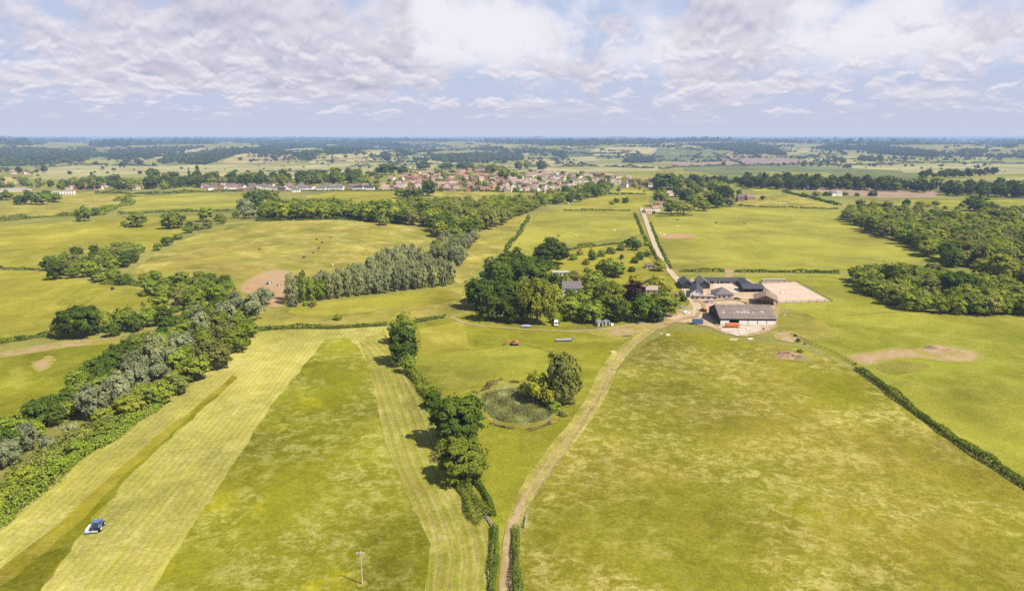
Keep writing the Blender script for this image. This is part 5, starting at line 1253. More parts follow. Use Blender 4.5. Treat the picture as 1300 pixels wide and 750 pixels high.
for i, (x, y) in enumerate(((776, 246.8), (786, 246.6), (800, 246.4))): car(x, y, .1, 'white', f'white vehicle parked by the dark hedge below the dark roofs, {nth(i)} from the left', 'vehicles by the dark hedge', 1.25)
for i, (x, y) in enumerate(((699, 259), (702, 259.3), (705, 259.2), (718, 259), (722, 258.8), (725, 258.4))): car(x, y, rng.uniform(0, 3), ['white', 'silver', 'white', 'black', 'white', 'silver'][i], f'car parked under the trees at the far meadow corner, {nth(i)} from the left', 'cars at the far meadow corner')
def tractor():
    p = at(125, 671); d = (at(160, 608) - at(100, 690)).to_2d(); rz = math.atan2(d.y, d.x)
    e = tag(empty('tractor', p, rz), 'blue tractor with pale wheel rims mowing the meadow beside the wooded belt', 'tractor')
    m = MB(); m.prism([(-.3, .75), (2.35, .75), (2.4, 1.45), (2.2, 1.68), (-.1, 1.82), (-.4, 1.6)], -.42, .42); m.box((.6, 0, .62), (3.3, .5, .4)); m.build('bonnet', M['blue'], e)
    c = MB(); c.prism([(-1.65, 1.0), (-.25, 1.0), (-.15, 1.9), (-.4, 2.65), (-1.5, 2.65), (-1.7, 1.9)], -.75, .75); cab = c.build('cab', M['glass'], e)
    MB().box((-.95, 0, 2.74), (1.55, 1.7, .16)).build('cab_roof', M['blue'], e)
    for y in (-.76, .76):
        for x0, x1 in ((-.18, -.42), (-1.68, -1.48)): MB().tube([(x0, y, 1.1), (x1, y, 2.66)], .05, 6).build('pillar', M['blue'], cab)
        f = MB(); f.prism([(-1.95, 1.25), (-.6, 1.25), (-.75, 1.75), (-1.3, 1.92), (-1.8, 1.75)], y * 1.35 - .3, y * 1.35 + .3); f.build('mudguard', M['blue'], e)
    for y in (-.98, .98):
        w = MB().wheel((-1.25, y, .88), .88, .52).build('rear_wheel', M['rubber'], e); MB().wheel((-1.25, y, .88), .5, .54).build('rim', M['white'], w)
        w = MB().wheel((1.6, y * .9, .62), .62, .40).build('front_wheel', M['rubber'], e); MB().wheel((1.6, y * .9, .62), .34, .42).build('rim', M['white'], w)
    MB().tube([(1.3, .3, 1.7), (1.3, .3, 2.5)], .05, 8).build('exhaust', M['black'], e)
    r = tag(empty('mower', at(125, 671) , rz), 'white-hooded mower working along the left side of the tractor', 'mower')
    b = MB(); b.prism([(-1.5, .3), (1.6, .3), (1.5, .7), (1.1, .85), (-1.1, .85), (-1.4, .7)], 1.6, 2.6); b.build('hood', M['white'], r)
    MB().box((-2.4, .6, .7), (.3, 2.6, .3)).build('arm', M['greyblue'], r); MB().box((-2.1, 2.2, .6), (.8, .3, .3)).build('bracket', M['greyblue'], r)
    MB().box((.1, 2.3, .18), (3.5, 1.4, .1)).build('cutter_bar', M['steel'], r)
tractor()
def digger():
    p = at(653, 438); e = tag(empty('digger', p, math.pi + .15), 'rusty orange digger with folded arm standing in the grass', 'digger'); e.scale = (1.05,) * 3
    for y in (-.95, .95): MB().prism([(-1.7, .1), (1.7, .1), (1.95, .45), (1.7, .85), (-1.7, .85), (-1.95, .45)], y - .27, y + .27).build('track', M['rubber'], e)
    MB().box((0, 0, .75), (2.2, 1.4, .4)).build('undercarriage', M['black'], e)
    MB().prism([(-2.1, 1.0), (.9, 1.0), (.9, 1.5), (-.6, 2.0), (-2.0, 1.95)], -1.15, 1.15).build('body', M['rust'], e)
    c = MB(); c.prism([(-.4, 1.52), (1.15, 1.2), (1.2, 2.0), (.8, 2.8), (-.35, 2.8)], .1, 1.12); c.build('cab', M['rust'], e)
    g = MB(); g.prism([(-.25, 1.8), (1.0, 1.75), (1.0, 2.0), (.72, 2.6), (-.22, 2.6)], 1.105, 1.14); g.build('cab_window', M['glass'], e)
    MB().tube([(.9, -.35, 1.3), (2.4, -.35, 3.0), (4.0, -.35, 2.6)], [.26, .24, .18], 6).build('boom', M['rust'], e)
    MB().tube([(3.9, -.35, 2.7), (4.6, -.35, 1.0)], [.19, .15], 6).build('dipper', M['rust'], e)
    MB().prism([(4.2, .25), (5.0, .2), (5.1, .9), (4.5, 1.15)], -.85, .15).build('bucket', M['timber'], e)
digger()
def flatbed():
    a, b = at(706, 434), at(729, 434); e, L = place('flatbed_trailer', (706, 434), (728, 433.5), 'long pale grey flatbed trailer parked in the pond field', 'trailer')
    MB().box((L / 2, 1.2, 1.0), (L, 2.4, .22)).build('deck', M['steel'], e); MB().box((L / 2, 1.2, .75), (L * .96, .9, .26)).build('chassis', M['black'], e)
    MB().box((L - .1, 1.2, 1.5), (.16, 2.4, .9)).build('headboard', M['grey'], e); MB().box((L / 2, .04, .88), (L, .08, .3)).build('side_rail', M['grey'], e)
    for x in (L * .16, L * .26, L * .84):
        for y in (.3, 2.1): MB().wheel((x, y, .48), .48, .34).build('wheel', M['rubber'], e)
flatbed()
def van():
    p = at(706, 413.5); e = tag(empty('horse_van', p, -math.pi / 2 - .1), 'white van parked nose-on at the edge of the farm trees', 'van')
    MB().prism([(-2.6, .45), (2.3, .45), (2.5, 1.1), (1.7, 1.4), (1.25, 2.45), (.9, 2.75), (-2.6, 2.75)], -1.05, 1.05).build('body', M['white'], e)
    g = MB(); g.add([(1.76, -.9, 1.43), (1.76, .9, 1.43), (1.33, .82, 2.35), (1.33, -.82, 2.35)], [(0, 1, 2, 3)]); g.build('windscreen', M['glass'], e)
    for y in (-1.07, 1.07):
        win(e, .6, y, 1.9, 1.0, .7)
        for x in (-1.7, 1.5): MB().wheel((x, y * .88, .4), .4, .26).build('wheel', M['rubber'], e)
    for y in (-.75, .75): MB().box((2.43, y, .95), (.08, .35, .2)).build('headlight', M['skylight'], e)
van()
def shelter(px, py, label, k=1.0):
    p = at(px, py); e = tag(empty('mobile_shelter', p, .25), label, 'shed', 'grey shelters by the hedge'); e.scale = (k, k, k)
    MB().box((0, 0, 1.35), (3.2, 3.4, 2.5)).build('wall', M['grey'], e)
    MB().prism([(-1.9, 2.4), (0, 3.2), (1.9, 2.4), (1.9, 2.52), (0, 3.34), (-1.9, 2.52)], -1.9, 1.9).build('roof', M['steel'], e)
    MB().box((.3, -1.72, 1.15), (1.3, .06, 2.0)).build('doorway', M['black'], e)
    for y in (-1.4, 1.4): MB().box((0, y, .08), (3.6, .2, .16)).build('skid', M['timber'], e)
shelter(761, 413.5, 'larger grey mobile shelter by the trimmed hedge'); shelter(770, 412, 'smaller grey mobile shelter beside the larger one', .85)
def crate():
    p = at(777, 413.5); e = tag(empty('water_tank', p, .2), 'small pale caged tank beside the grey shelters', 'tank')
    MB().box((0, 0, .75), (1.5, 1.3, 1.3)).build('tank', M['render'], e); MB().box((0, 0, .08), (1.6, 1.4, .16)).build('pallet', M['timber'], e)
    for s_ in (-.78, .78): MB().box((s_, 0, .75), (.05, 1.42, 1.4)).build('cage_side', M['steel'], e)
crate()
def silo():
    p = at(838, 409); e = tag(empty('feed_silo', p, .3), 'pale grey-blue feed silo standing against the dark trees', 'silo')
    MB().tube([(0, 0, 1.2), (0, 0, 2.4), (0, 0, 5.8), (0, 0, 6.6)], [.35, 1.25, 1.25, .3], 20).build('bin', M['greyblue'], e)
    for a in range(4): MB().tube([(1.1 * math.cos(a * 1.571 + .8), 1.1 * math.sin(a * 1.571 + .8), -.1), (1.1 * math.cos(a * 1.571 + .8), 1.1 * math.sin(a * 1.571 + .8), 2.6)], .09, 6).build('leg', M['steel'], e)
    for s_ in (-.22, .22): MB().tube([(s_, -1.3, .3), (s_, -1.3, 5.8)], .035, 5).build('ladder_rail', M['steel'], e)
    MB().box((0, 0, .5), (.9, .9, .9)).build('hopper_box', M['blue'], e)
silo()
def box_trailer():
    e, L = place('box_trailer', (879.5, 412), (892.5, 412), 'dark blue box trailer parked at the mouth of the yard', 'trailer')
    MB().box((L / 2, 1.2, 1.75), (L, 2.4, 2.3)).build('body', M['blue'], e); MB().box((L / 2, 1.2, 2.96), (L + .1, 2.5, .1)).build('roof', M['slate2'], e)
    MB().box((L / 2, 1.2, .5), (L, 1.2, .16)).build('chassis', M['black'], e)
    for x in (L * .3, L * .55):
        for y in (.2, 2.2): MB().wheel((x, y, .4), .4, .25).build('wheel', M['rubber'], e)
box_trailer()
def orange_trailer():
    e, L = place('tipping_trailer', (922.5, 417), (938, 417), 'orange-red tipping trailer parked against the barn front', 'trailer')
    MB().prism([(-.1, 1.0), (L + .1, 1.0), (L + .3, 2.7), (-.3, 2.7)], .1, 2.4).build('body', M['orange'], e)
    MB().box((L / 2, 1.2, .75), (L * .9, .9, .3)).build('chassis', M['black'], e)
    for x in (L * .3, L * .5):
        for y in (.35, 2.1): MB().wheel((x, y, .5), .5, .3).build('wheel', M['rubber'], e)
    MB().tube([(L, 1.2, .75), (L + 1.4, 1.2, .6)], .08, 6).build('drawbar', M['black'], e)
orange_trailer()
def telehandler():
    p = at(893, 396); e = tag(empty('telehandler', p, 2.3), 'red loader with lowered arm at the open end of the barn', 'loader')
    MB().prism([(-2.2, .7), (2.2, .7), (2.2, 1.2), (-.8, 1.5), (-2.2, 1.6)], -.6, .6).build('body', M['red'], e)
    MB().prism([(-.4, 1.2), (.9, 1.2), (.9, 1.8), (.6, 2.5), (-.35, 2.5)], .1, 1.0).build('cab', M['glass'], e)
    MB().tube([(-2.0, -.35, 1.9), (2.6, -.35, 1.2), (3.6, -.35, .7)], [.24, .2, .16], 6).build('arm', M['red'], e)
    MB().prism([(3.5, .1), (4.3, .1), (4.0, .9), (3.6, .9)], -1.3, .7).build('bucket', M['rust'], e)
    for x in (-1.4, 1.5):
        for y in (-.95, .95): MB().wheel((x, y, .62), .62, .42).build('wheel', M['rubber'], e)
telehandler()
def covered():
    p = at(668, 416); e = tag(empty('covered_boat', p, .1), 'boat under a blue-grey cover in the tree shade', 'boat')
    MB().tube([(-2.9, 0, .8), (-2.5, 0, .85), (0, 0, .95), (1.9, 0, .95), (3.0, 0, 1.1)], [.55, .8, .95, .75, .1], 10).build('cover', M['tarp'], e); MB().box((-.3, 0, .3), (4.4, .7, .2)).build('cradle', M['steel'], e)
    for y in (-.8, .8): MB().wheel((-.6, y, .3), .3, .2).build('wheel', M['rubber'], e)
covered()
def slab_pile(px, py, s_, label, n=5, mat='cap'):
    p = at(px, py); e = tag(empty('slab_pile', p), label, 'slabs')
    for i in range(n): MB().box((random.uniform(-s_, s_), random.uniform(-s_, s_) * .8, .1 + .06 * i), (random.uniform(1.2, 2.6), random.uniform(.8, 1.8), .16), random.uniform(0, 3)).build('slab', M[mat], e)
slab_pile(777, 447, 1.6, 'scatter of white slabs lying in the pond field', 4, 'cap'); slab_pile(844, 425, 2.2, 'pale slabs stacked on grass near the yard mouth', 4, 'concrete'); slab_pile(932, 431, 1.8, 'pale slabs on the grass below the rubble', 4, 'cap'); slab_pile(952, 430, 1.3, 'small heap of pale slabs nearer the rough ground', 3, 'concrete')
def log():
    p = at(796, 427); e = tag(empty('feed_trough', p, -.1), 'dark brown trough lying on the bare ground', 'trough')
    MB().prism([(-.3, .05), (.3, .05), (.45, .55), (.38, .55), (.24, .14), (-.24, .14), (-.38, .55), (-.45, .55)], -2.2, 2.2, Matrix.Rotation(math.pi / 2, 4, 'Z')).build('trough', M['timber'], e)
    for x in (-1.6, 1.6): MB().box((x, 0, 0.0), (.14, .8, .2)).build('leg', M['timber'], e)
log()
def rubble(name, poly, n, mat, label, smin=.3, smax=1.3, heap=0.0):
    A = np.array([[p[0], p[1]] for p in world_poly(poly)]); lo, hi = A.min(0), A.max(0); c = A.mean(0); rad = (hi - lo).max() / 2
    m = MB(); k = 0
    while k < n:
        q = rng.uniform(lo, hi)
        if not inside(q[None], A)[0]: continue
        k += 1; s_ = rng.uniform(smin, smax); z = hz(*q) + heap * max(0, 1 - (np.hypot(*(q - c)) / rad) ** 1.5) * rng.uniform(.4, 1)
        m.mi = int(rng.integers(0, len(mat)))
        T = Matrix.Translation((q[0], q[1], z + s_ * .15)) @ Matrix.Rotation(rng.uniform(0, 6), 4, 'Z') @ Matrix.Rotation(rng.uniform(-.4, .4), 4, 'X')
        m.box((0, 0, 0), (s_ * rng.uniform(.6, 1.6), s_ * rng.uniform(.5, 1), s_ * rng.uniform(.2, .6)), 0, T)
    tag(m.build(name, [M[x] for x in mat], None), label, 'rubble', kind='stuff')
rubble('rubble', [(912, 414), (966, 416), (962, 423), (936, 427), (915, 421)], 210, ['cap', 'concrete', 'timber2', 'blockw', 'cap', 'timber', 'skylight'], 'pale rubble and pallets strewn before the white barn panels')
rubble('rubble', [(986, 388), (1002, 392), (1008, 400), (990, 402)], 45, ['cap', 'blockw', 'timber2'], 'pale stones strewn beside the arena corner of the barn', .2, .9)
rubble('rubble', [(885, 378), (912, 380), (911, 383), (884, 381.5)], 50, ['white', 'cap', 'blockw', 'concrete'], 'white sacks and stones along the low block shed', .3, 1.0)
rubble('rubble', [(985, 424), (1008, 424), (1016, 431), (994, 433)], 50, ['cap', 'timber2', 'blockw'], 'stones on the scraped ground below the barn', .2, .8)
def heap(px, py, rx, ry, hh, mat, label):
    p = at(px, py); m = MB(); n, r_ = 26, 8; vs = []
    for i in range(r_ + 1):
        for j in range(n):
            a = 2 * math.pi * j / n; f = i / r_
            x, y = rx * f * math.cos(a), ry * f * math.sin(a)
            z = hh * (1 - f ** 1.4) * (1 + .3 * math.sin(3 * a + 1) + .2 * math.sin(7 * a)) + random.uniform(-.12, .12) * (1 - f)
            vs.append((x, y, hz(p.x + x, p.y + y) - p.z + z - .05))
    fs = [(i * n + j, i * n + (j + 1) % n, (i + 1) * n + (j + 1) % n, (i + 1) * n + j) for i in range(r_) for j in range(n)]
    m.add(vs, [f[::-1] for f in fs]); o = m.build('rubble_heap', M[mat]); o.location = p; tag(o, label, 'heap'); return p
heap(1000, 453, 7, 5, 1.9, 'earth', 'orange-brown heap of broken brick in the pasture corner')
rubble('rubble', [(986, 450), (1000, 446), (1012, 451), (1010, 456), (992, 456)], 120, ['heapb', 'heapb', 'cap', 'timber', 'earth', 'brick'], 'broken bricks scattered over the orange-brown heap', .2, .9, 1.9)
heap(1014, 455, 5, 3, 1.0, 'timber', 'low dark earth heap beside the brick heap'); heap(1181, 442, 4.5, 3, .9, 'timber', 'dark manure heap on the bare patch across the hedge'); heap(1204, 445, 5, 2.6, .7, 'earth', 'low spread earth heap on the bare patch across the hedge')
def pole():
    p = at(460, 742); e = tag(empty('power_pole', p, .05), 'wooden power pole with crossarm standing in the uncut meadow', 'pole')
    MB().tube([(0, 0, -.3), (0, 0, 8.6)], [.16, .11], 10).build('pole', M['timber2'], e); MB().box((0, -.1, 8.2), (1.9, .12, .14)).build('crossarm', M['timber2'], e)
    for x in (-.85, 0, .85): MB().tube([(x, -.1, 8.27), (x, -.1, 8.36), (x, -.1, 8.5)], [.05, .08, .04], 8).build('insulator', M['white'], e)
    sheet('pole_base', cat([(p.x + 1.3 * math.cos(a), p.y + 1.3 * math.sin(a), 0) for a in np.linspace(0, 5.6, 8)], True, 2), G['grasstrack'], 5, step=.5)
pole()
# ------------------------------------------------------------------ cattle
def cow_mesh():
    pts = [(-.85, 0, 1.12), (-.3, 0, 1.08), (.45, 0, 1.10), (.8, 0, 1.15), (1.15, 0, 1.3), (1.45, 0, 1.18), (1.72, 0, .98)]
    rad = [.30, .40, .38, .30, .19, .17, .10]; ed = [(i, i + 1) for i in range(6)]
    for b, x in ((3, .7), (3, .7), (0, -.8), (0, -.8)): pass
    for b, x, y in ((2, .62, .24), (2, .62, -.24), (0, -.72, .25), (0, -.72, -.25)):
        i = len(pts); pts += [(x, y, .78), (x + (.06 if x < 0 else -.02), y, .42), (x, y, .03)]; rad += [.16, .08, .08]; ed += [(b, i), (i, i + 1), (i + 1, i + 2)]
    i = len(pts); pts += [(-1.12, 0, 1.15), (-1.2, 0, .6)]; rad += [.06, .04]; ed += [(0, i), (i, i + 1)]
    for y in (.2, -.2): pts.append((1.36, y * 1.3, 1.36)); rad.append(.06); ed.append((5, len(pts) - 1))
    me = bpy.data.meshes.new('cow'); me.from_pydata(pts, ed, []); o = bpy.data.objects.new('cow_source', me); COL.objects.link(o)
    md = o.modifiers.new('s', 'SKIN'); o.modifiers.new('d', 'SUBSURF').levels = 1
    for v, r_ in zip(me.skin_vertices[0].data, rad): v.radius = (r_, r_)
    me.skin_vertices[0].data[1].use_root = True
    dg = bpy.context.evaluated_depsgraph_get(); r_ = bpy.data.meshes.new_from_object(o.evaluated_get(dg)); bpy.data.objects.remove(o); r_.name = 'cow'; return r_
CM = cow_mesh(); CMS = {}
for k in ('cow', 'cowb', 'cowr'):
    CMS[k] = CM.copy(); CMS[k].materials.clear(); CMS[k].materials.append(M[k])
HERD = {'paddock right of the lane': [(849, 280, 'cow'), (860, 288.5, 'cow'), (860, 280, 'cowb'), (909, 284, 'cowb'), (945, 285, 'cowb'), (838, 298, 'cow')], 'light meadow left of the lane': [(700, 301, 'cow'), (731, 300.5, 'cow'), (709, 300.5, 'cowb'), (780, 294, 'cow')],
        'grazed hill behind the poplars': [(402, 305, 'cowr'), (409, 309, 'cowb'), (420, 303, 'cowr'), (405, 316, 'cowr'), (386, 328, 'cowb'), (398, 322, 'cowr'), (422, 338, 'cow'), (330, 318, 'cowr')], 'slope below the poplars': [(392, 389, 'cowb'), (396, 391, 'cowb'), (399, 389, 'cowr')], 'strip behind the cattle paddock': [(985, 259, 'cow'), (990, 259.5, 'cow'), (996, 259, 'cow')]}
for where, hs in HERD.items():
    cnt = {}
    for x, y, k in hs:
        o = link('cow', CMS[k]); o.location = at(x, y); o.rotation_euler = (0, 0, random.uniform(0, 6.28)); o.scale = (1.25,) * 3
        cnt[k] = cnt.get(k, 0) + 1; nm = {'cow': 'white', 'cowb': 'dark', 'cowr': 'brown'}[k]
        tag(o, f'{nm} cow grazing on the {where}', 'cow', f'{nm} cows on the {where}')
def feeder(px, py, k, label):
    p = at(px, py); e = tag(empty('hay_feeder', p), label, 'feeder'); e.scale = (k,) * 3
    MB().tube([(0, 0, .1), (0, 0, .9), (0, 0, 1.5)], [1.0, .95, .3], 14).build('hay', M['timber'], e)
    for z in (.15, .6, 1.05): MB().tube([(1.15 * math.cos(a), 1.15 * math.sin(a), z) for a in np.linspace(0, 6.2832, 17)], .05, 5).build('hoop', M['steel'], e)
feeder(342, 361, 1.7, 'larger dark hay feeder on the bare hillside patch'); feeder(354, 363, 1.1, 'smaller dark hay feeder on the bare hillside patch')
tg = tag(link('feed_ring', MB().tube([(1.2 * math.cos(a), 1.2 * math.sin(a), .4) for a in np.linspace(0, 6.2832, 15)], .3, 6).mesh('feed_ring', M['white'])), 'pale round feeder on the bare strip in the cattle paddock', 'feeder'); tg.location = at(843, 298)

# ------------------------------------------------------------------ village houses
HP = {}
def house_proto(wall, roof, w, d, ev, rd, wins, hipped=False, semi=False):
    e = empty('house')
    if hipped:
        MB().box((w / 2, d / 2, ev / 2 - .4), (w, d, ev + .8)).build('wall', M[wall], e); q = MB(); o = .4; i_ = d / 2
        q.add([(-o, -o, ev), (w + o, -o, ev), (w + o, d + o, ev), (-o, d + o, ev), (i_, d / 2, rd), (w - i_, d / 2, rd)], [(0, 1, 5, 4), (1, 2, 5), (2, 3, 4, 5), (3, 0, 4), (3, 2, 1, 0)]); rf = q.build('roof', M[roof], e)
    else: rf = gable_parts(e, w, d, ev, rd, 'x', M[wall], M[roof])
    for x in ((.12, .88) if semi else (.8,)): MB().box((w * x, d * .5, rd), (.9, .8, 2.0)).build('chimney', M['brick'], rf)
    if wins:
        n = 4 if w > 11 else 3
        for f in (1.5, 4.2) if ev > 4 else (1.4,):
            for i in range(n): win(e, w * (i + .5) / n, -.035, f, 1.2, 1.2)
        win(e, w + .035, d / 2, 1.5, 1.3, 1.2, face='x'); win(e, -.035, d / 2, 1.5, 1.3, 1.2, face='x')
    return e
LOOKH = {'render': 'white', 'cream': 'cream', 'pinkr': 'pinkish', 'brick': 'brick', 'brick2': 'brown brick'}
LOOKR = {'tile': 'orange', 'tile2': 'red-brown', 'tile3': 'faded pink', 'tile4': 'dark', 'slate2': 'grey', 'slate': 'blue-black'}
def house(p, rz, wall, roof, size, label, group=None, wins=True, hipped=False, name=None):
    k = (wall, roof, size, wins, hipped)
    w, d, ev, rd = {'s': (10.5, 8.5, 4.9, 8.2), 'm': (14, 9, 5.0, 8.6), 'l': (18, 9, 5.0, 8.2), 'b': (12, 9, 2.7, 5.6)}[size]
    if k not in HP:
        r = house_proto(wall, roof, w, d, ev, rd, wins, hipped, size in 'ml')
        if name: r.name = name
        HP[k] = (r, child_map(r))
    else: r = copy_tree(HP[k][0], HP[k][1])
    c, s_ = math.cos(rz), math.sin(rz)
    r.location = (p[0] - (c * w - s_ * d) / 2, p[1] - (s_ * w + c * d) / 2, hz(p[0], p[1]) - .1); r.rotation_euler = (0, 0, rz)
    return tag(r, label, 'house', group)
POOL = []
def village(poly, gap, n, combos, where, group, sizes='sm', wins=True, zmin=0):
    A = np.array(poly, float); lo, hi = A.min(0), A.max(0); got = []
    for _ in range(n * 60):
        q = rng.uniform(lo, hi)
        if not inside(q[None], A)[0]: continue
        q = np.array(at(float(q[0]), float(q[1])))[:2]
        if any(np.hypot(*(q - g)) < gap for g in got): continue
        got.append(q)
        if len(got) >= n: break
    for q in got:
        POOL.append((float(np.hypot(*q)), q, combos, where, group, sizes, wins))
def build_villages(most):
    POOL.sort(key=lambda v: v[0])
    for _, q, combos, where, group, sizes, wins in POOL[:most]:
        wl, rf = random.choices([c[:2] for c in combos], [c[2] for c in combos])[0]
        house(q, random.choice([0, .15, -.2, .4, 1.57, 1.4, -.5]) + random.uniform(-.1, .1), wl, rf, random.choice(sizes), f'{LOOKH[wl]} house with {LOOKR[rf]} roof {where}', f'{LOOKH[wl]} houses with {LOOKR[rf]} roofs {group}', wins, random.random() < .25)
RED = [('brick', 'tile', 4), ('brick', 'tile2', 5), ('brick2', 'tile4', 2), ('render', 'slate2', 1), ('render', 'tile', 2), ('pinkr', 'tile', 2), ('cream', 'tile3', 2), ('pinkr', 'tile3', 2)]
PALE = [('render', 'tile3', 4), ('cream', 'tile3', 4), ('pinkr', 'tile3', 3), ('render', 'slate2', 3), ('cream', 'tile2', 2), ('pinkr', 'tile', 2), ('render', 'tile2', 2)]
village([(480, 242), (560, 243), (640, 244), (650, 232), (640, 219), (570, 216), (510, 224), (482, 234)], 11.5, 135, RED, 'among the red roofs of the village', 'of the village middle')
village([(640, 245), (690, 245), (730, 240), (800, 236), (800, 225), (740, 221), (690, 219), (650, 226), (636, 236)], 11.5, 150, PALE, 'in the pale part of the village', 'of the pale village part')
village([(790, 238), (850, 237.5), (852, 232), (800, 229)], 14, 20, [('brick2', 'tile4', 4), ('render', 'tile4', 2), ('brick', 'tile2', 1)], 'at the dark-roofed end of the village', 'of the dark-roofed end')
village([(255, 240.5), (480, 240.3), (480, 238), (255, 238)], 15, 26, [('render', 'slate2', 4), ('brick', 'tile2', 2), ('render', 'tile4', 2), ('brick2', 'tile4', 2)], 'in the back row behind the white houses', 'of the back row', sizes='m')
village([(86, 241), (188, 240.5), (188, 236), (100, 235)], 15, 22, [('brick', 'tile', 3), ('brick', 'tile2', 2), ('cream', 'tile2', 1), ('cream', 'tile3', 2)], 'in the far left hamlet', 'of the far left hamlet')
village([(10, 222), (45, 222), (40, 217), (15, 217)], 22, 8, [('pinkr', 'tile2', 3), ('cream', 'tile3', 2)], 'in the hamlet on the marsh edge', 'of the marsh hamlet', wins=False)
village([(860, 232), (930, 233), (930, 230), (870, 229)], 34, 6, [('brick2', 'tile2', 2), ('brick2', 'tile4', 2)], 'among the dark trees beyond the village end', 'beyond the village end', wins=False)
def far_houses(rest):
    """The village houses farthest off, hardly told apart behind the others."""
    mats = ['render', 'cream', 'pinkr', 'brick', 'brick2', 'tile', 'tile2', 'tile3', 'tile4', 'slate2', 'slate']; m = MB()
    for _, q, combos, *_r in rest:
        wl, rf = random.choices([c[:2] for c in combos], [c[2] for c in combos])[0]; z = hz(*q) - .1; w = random.uniform(9, 14)
        T = Matrix.Translation((q[0], q[1], z)) @ Matrix.Rotation(random.choice([0, .2, -.3, 1.5]) + random.uniform(-.1, .1), 4, 'Z')
        m.mi = mats.index(wl); m.box((0, 0, 2.2), (w, 8, 5.4), 0, T)
        m.prism([(-3.96, 4.9), (3.96, 4.9), (0, 8.0)], -w / 2 + .02, w / 2 - .02, T @ Matrix.Rotation(math.pi / 2, 4, 'Z'))
        m.mi = mats.index(rf); m.prism([(-4.5, 4.65), (0, 8.15), (4.5, 4.65), (4.5, 4.85), (0, 8.4), (-4.5, 4.85)], -w / 2 - .35, w / 2 + .35, T @ Matrix.Rotation(math.pi / 2, 4, 'Z'))
    tag(m.build('distant_houses', [M[x] for x in mats]), 'far rows of village houses merging behind the nearer ones', 'houses', kind='stuff')
build_villages(232); far_houses(POOL[232:])
WH = [(267, 241.5, 's', 'slate2', .7), (284, 238, 's', 'tile3', .2), (292, 241, 's', 'slate2', .5), (300, 240, 's', 'tile2', 0), (322, 241, 'm', 'slate2', 0), (330, 239.5, 's', 'slate2', .2), (338, 240.5, 'm', 'slate2', 0), (346, 241.5, 's', 'tile2', 0), (352, 242, 'm', 'slate2', .1), (372, 241.5, 'm', 'slate2', 0), (376, 244, 'm', 'slate2', .1), (384, 241.8, 'l', 'slate2', 0), (392, 241.5, 'm', 'tile4', .1), (408, 241.8, 'l', 'slate2', .02), (418, 241.5, 'l', 'slate2', .02), (430, 241.3, 'l', 'slate2', .0), (455, 241.3, 'l', 'slate', 0), (469, 241.3, 'l', 'slate', 0)]
for i, (x, y, s_, rf, a) in enumerate(WH): house(at(x, y), a, 'render', rf, s_, f'white house in the row above the hedge, {nth(i)} from the left', 'row of white houses')
for i, (x, y, wl, rf, s_, a) in enumerate([(276, 229, 'brick', 'tile2', 'm', .3), (358, 243.5, 'brick2', 'slate', 'm', 0), (305, 243, 'brick', 'tile2', 's', .4), (314, 243.5, 'brick2', 'tile4', 's', .3)]): house(at(x, y), a, wl, rf, s_, f'{LOOKH[wl]} house with {LOOKR[rf]} roof behind the light meadow, {nth(i)} of its kind', 'brick houses behind the light meadow')
house(at(832, 268.5), .2, 'render', 'tile', 's', 'white house with orange roof at the top of the stone lane'); house(at(822, 270.5), .5, 'pinkr', 'tile3', 'b', 'low pinkish cottage at the bend of the stone lane'); house(at(837, 263), 0, 'render', 'tile2', 'm', 'white house with red roof behind the lane cottage')
house(at(849, 248.5), .4, 'cream', 'tile3', 'm', 'cream house with faded roof among the lane trees'); house(at(943, 253), .1, 'brick2', 'tile4', 'l', 'long dark brick house beside the field strips'); house(at(952, 254), .2, 'brick2', 'tile2', 'm', 'brown brick house beside the long dark one'); house(at(939, 256), .2, 'brick2', 'slate', 's', 'small dark house below the long brick one')
house(at(1057, 248.5), .5, 'render', 'slate2', 'm', 'white cottage at the foot of the ploughed field'); house(at(1064, 248.5), .2, 'render', 'tile3', 's', 'small white cottage behind the first by the plough'); house(at(1229, 242.5), .3, 'render', 'tile2', 's', 'white cottage among dark trees at the right edge'); house(at(1236, 242), 0, 'brick', 'tile', 's', 'orange-roofed cottage among dark trees at the right edge')
house(at(403, 222), 0, 'render', 'tile3', 's', 'lone white house out in the far marsh', wins=False)
def school():
    e, L = place('school_building', (63, 247.5), (94, 247), 'long white flat-roofed building with dark windows', 'building')
    MB().box((L / 2, 5, 3), (L, 10, 7)).build('wall', M['render'], e); MB().box((L / 2, 5, 6.65), (L + .6, 10.6, .3)).build('roof', M['skylight'], e)
    for f in (1.6, 4.6):
        for i in range(9): win(e, L * (i + .5) / 9, -.04, f, L / 18, 1.5)
    e, L = place('long_shed', (0, 244), (34, 243), 'long low pale-roofed shed at the far left', 'shed'); gable_parts(e, L, 22, 3.5, 6, 'x', M['cream'], M['skylight'])
    e, L = place('long_shed', (38, 247), (66, 246.5), 'long low shed with brown roof beside the white building', 'shed'); gable_parts(e, L, 14, 3.2, 6, 'x', M['cream'], M['tile2'])
    e, L = place('long_shed', (96, 240.5), (126, 240), 'long brick building with bright orange roof among far trees', 'building'); gable_parts(e, L, 14, 4, 8, 'x', M['brick'], M['tile'])
school()
for i, (x, y) in enumerate(((78, 191.5), (184, 193), (255, 191), (272, 190.5), (628, 186), (722, 187), (816, 205.5), (1150, 189), (1170, 190), (1183, 189.5), (1190, 190.5), (1205, 189), (1143, 190.5), (1078, 188), (600, 187))):
    house(at(x, y), rng.uniform(0, 3), 'render', 'tile3', 'l', 'tiny white farmhouse on the far slopes', 'farmhouses on the far slopes', wins=False, name='far_farmhouse')

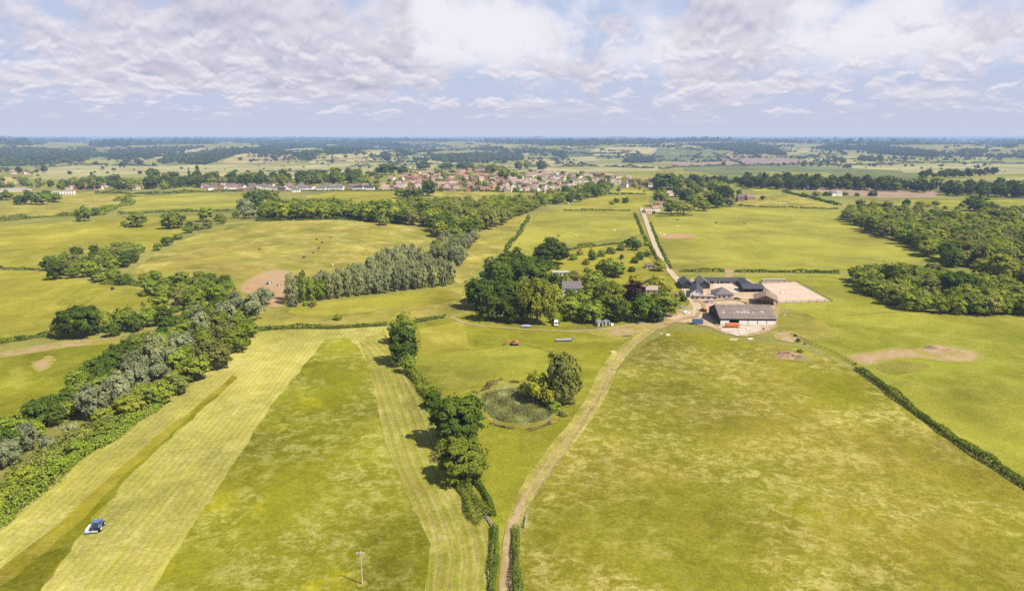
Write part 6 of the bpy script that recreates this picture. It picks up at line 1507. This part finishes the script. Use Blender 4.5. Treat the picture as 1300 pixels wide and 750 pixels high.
def pallets(px, py, n, label):
    p = at(px, py); e = tag(empty('pallet_stack', p, random.uniform(0, 3)), label, 'pallets')
    for i in range(n):
        b_ = MB()
        for y in (-.5, -.17, .17, .5): b_.box((0, y, .14), (1.2, .2, .03))
        for x in (-.55, 0, .55): b_.box((x, 0, .06), (.1, 1.1, .12))
        o = b_.build('pallet', M['timber2'], e); o.location = (random.uniform(-.06, .06), random.uniform(-.06, .06), .17 * i); o.rotation_euler = (0, 0, random.uniform(-.1, .1))
pallets(905, 385, 8, 'tall pallet stack between the low shed and big barn'); pallets(909, 386, 5, 'lower pallet stack beside the tall one near the big barn'); pallets(970, 418.5, 6, 'pallet stack at the right-hand front corner of the big barn'); pallets(873, 410, 5, 'pallet stack beside the dark blue box trailer')
def bale(px, py, label, rz, mat='hay'):
    p = at(px, py); e = tag(link('round_bale', MB().tube([(-.65, 0, .7), (-.6, 0, .7), (.6, 0, .7), (.65, 0, .7)], [.6, .7, .7, .6], 18).mesh('round_bale', M[mat])), label, 'bale', 'round bales by the open barn'); e.location = p; e.rotation_euler = (0, 0, rz)
for i, (x, y) in enumerate(((947, 386), (950, 387.5), (953, 386), (948, 389))): bale(x, y, f'round straw bale left of the open timber barn, {nth(i)} counted from the yard', random.uniform(0, 3))
car(898, 384, 1.0, 'blue', 'blue car parked before the low block shed'); car(872, 398, .6, 'white', 'white car parked on the track by the silver car', None, 1.1); car(925, 380.5, .1, 'silver', 'silver car parked against the grey stone building')
HAZE = 7.5e-5
# ------------------------------------------------------------------ air
m, t = new_mat('haze_air')
v = t.n('ShaderNodeVolumePrincipled'); v.inputs['Color'].default_value = (.44, .60, .92, 1); v.inputs['Density'].default_value = HAZE; v.inputs['Anisotropy'].default_value = 0.0
o = t.n('ShaderNodeOutputMaterial'); t.l(v.outputs[0], o.inputs['Volume'])
hb = MB(); hb.box((0, 22500, 22), (90000, 48000, 176)); tag(hb.build('haze', m), 'pale blue haze over the far country', 'haze', kind='stuff')
print('objects', len(bpy.data.objects))
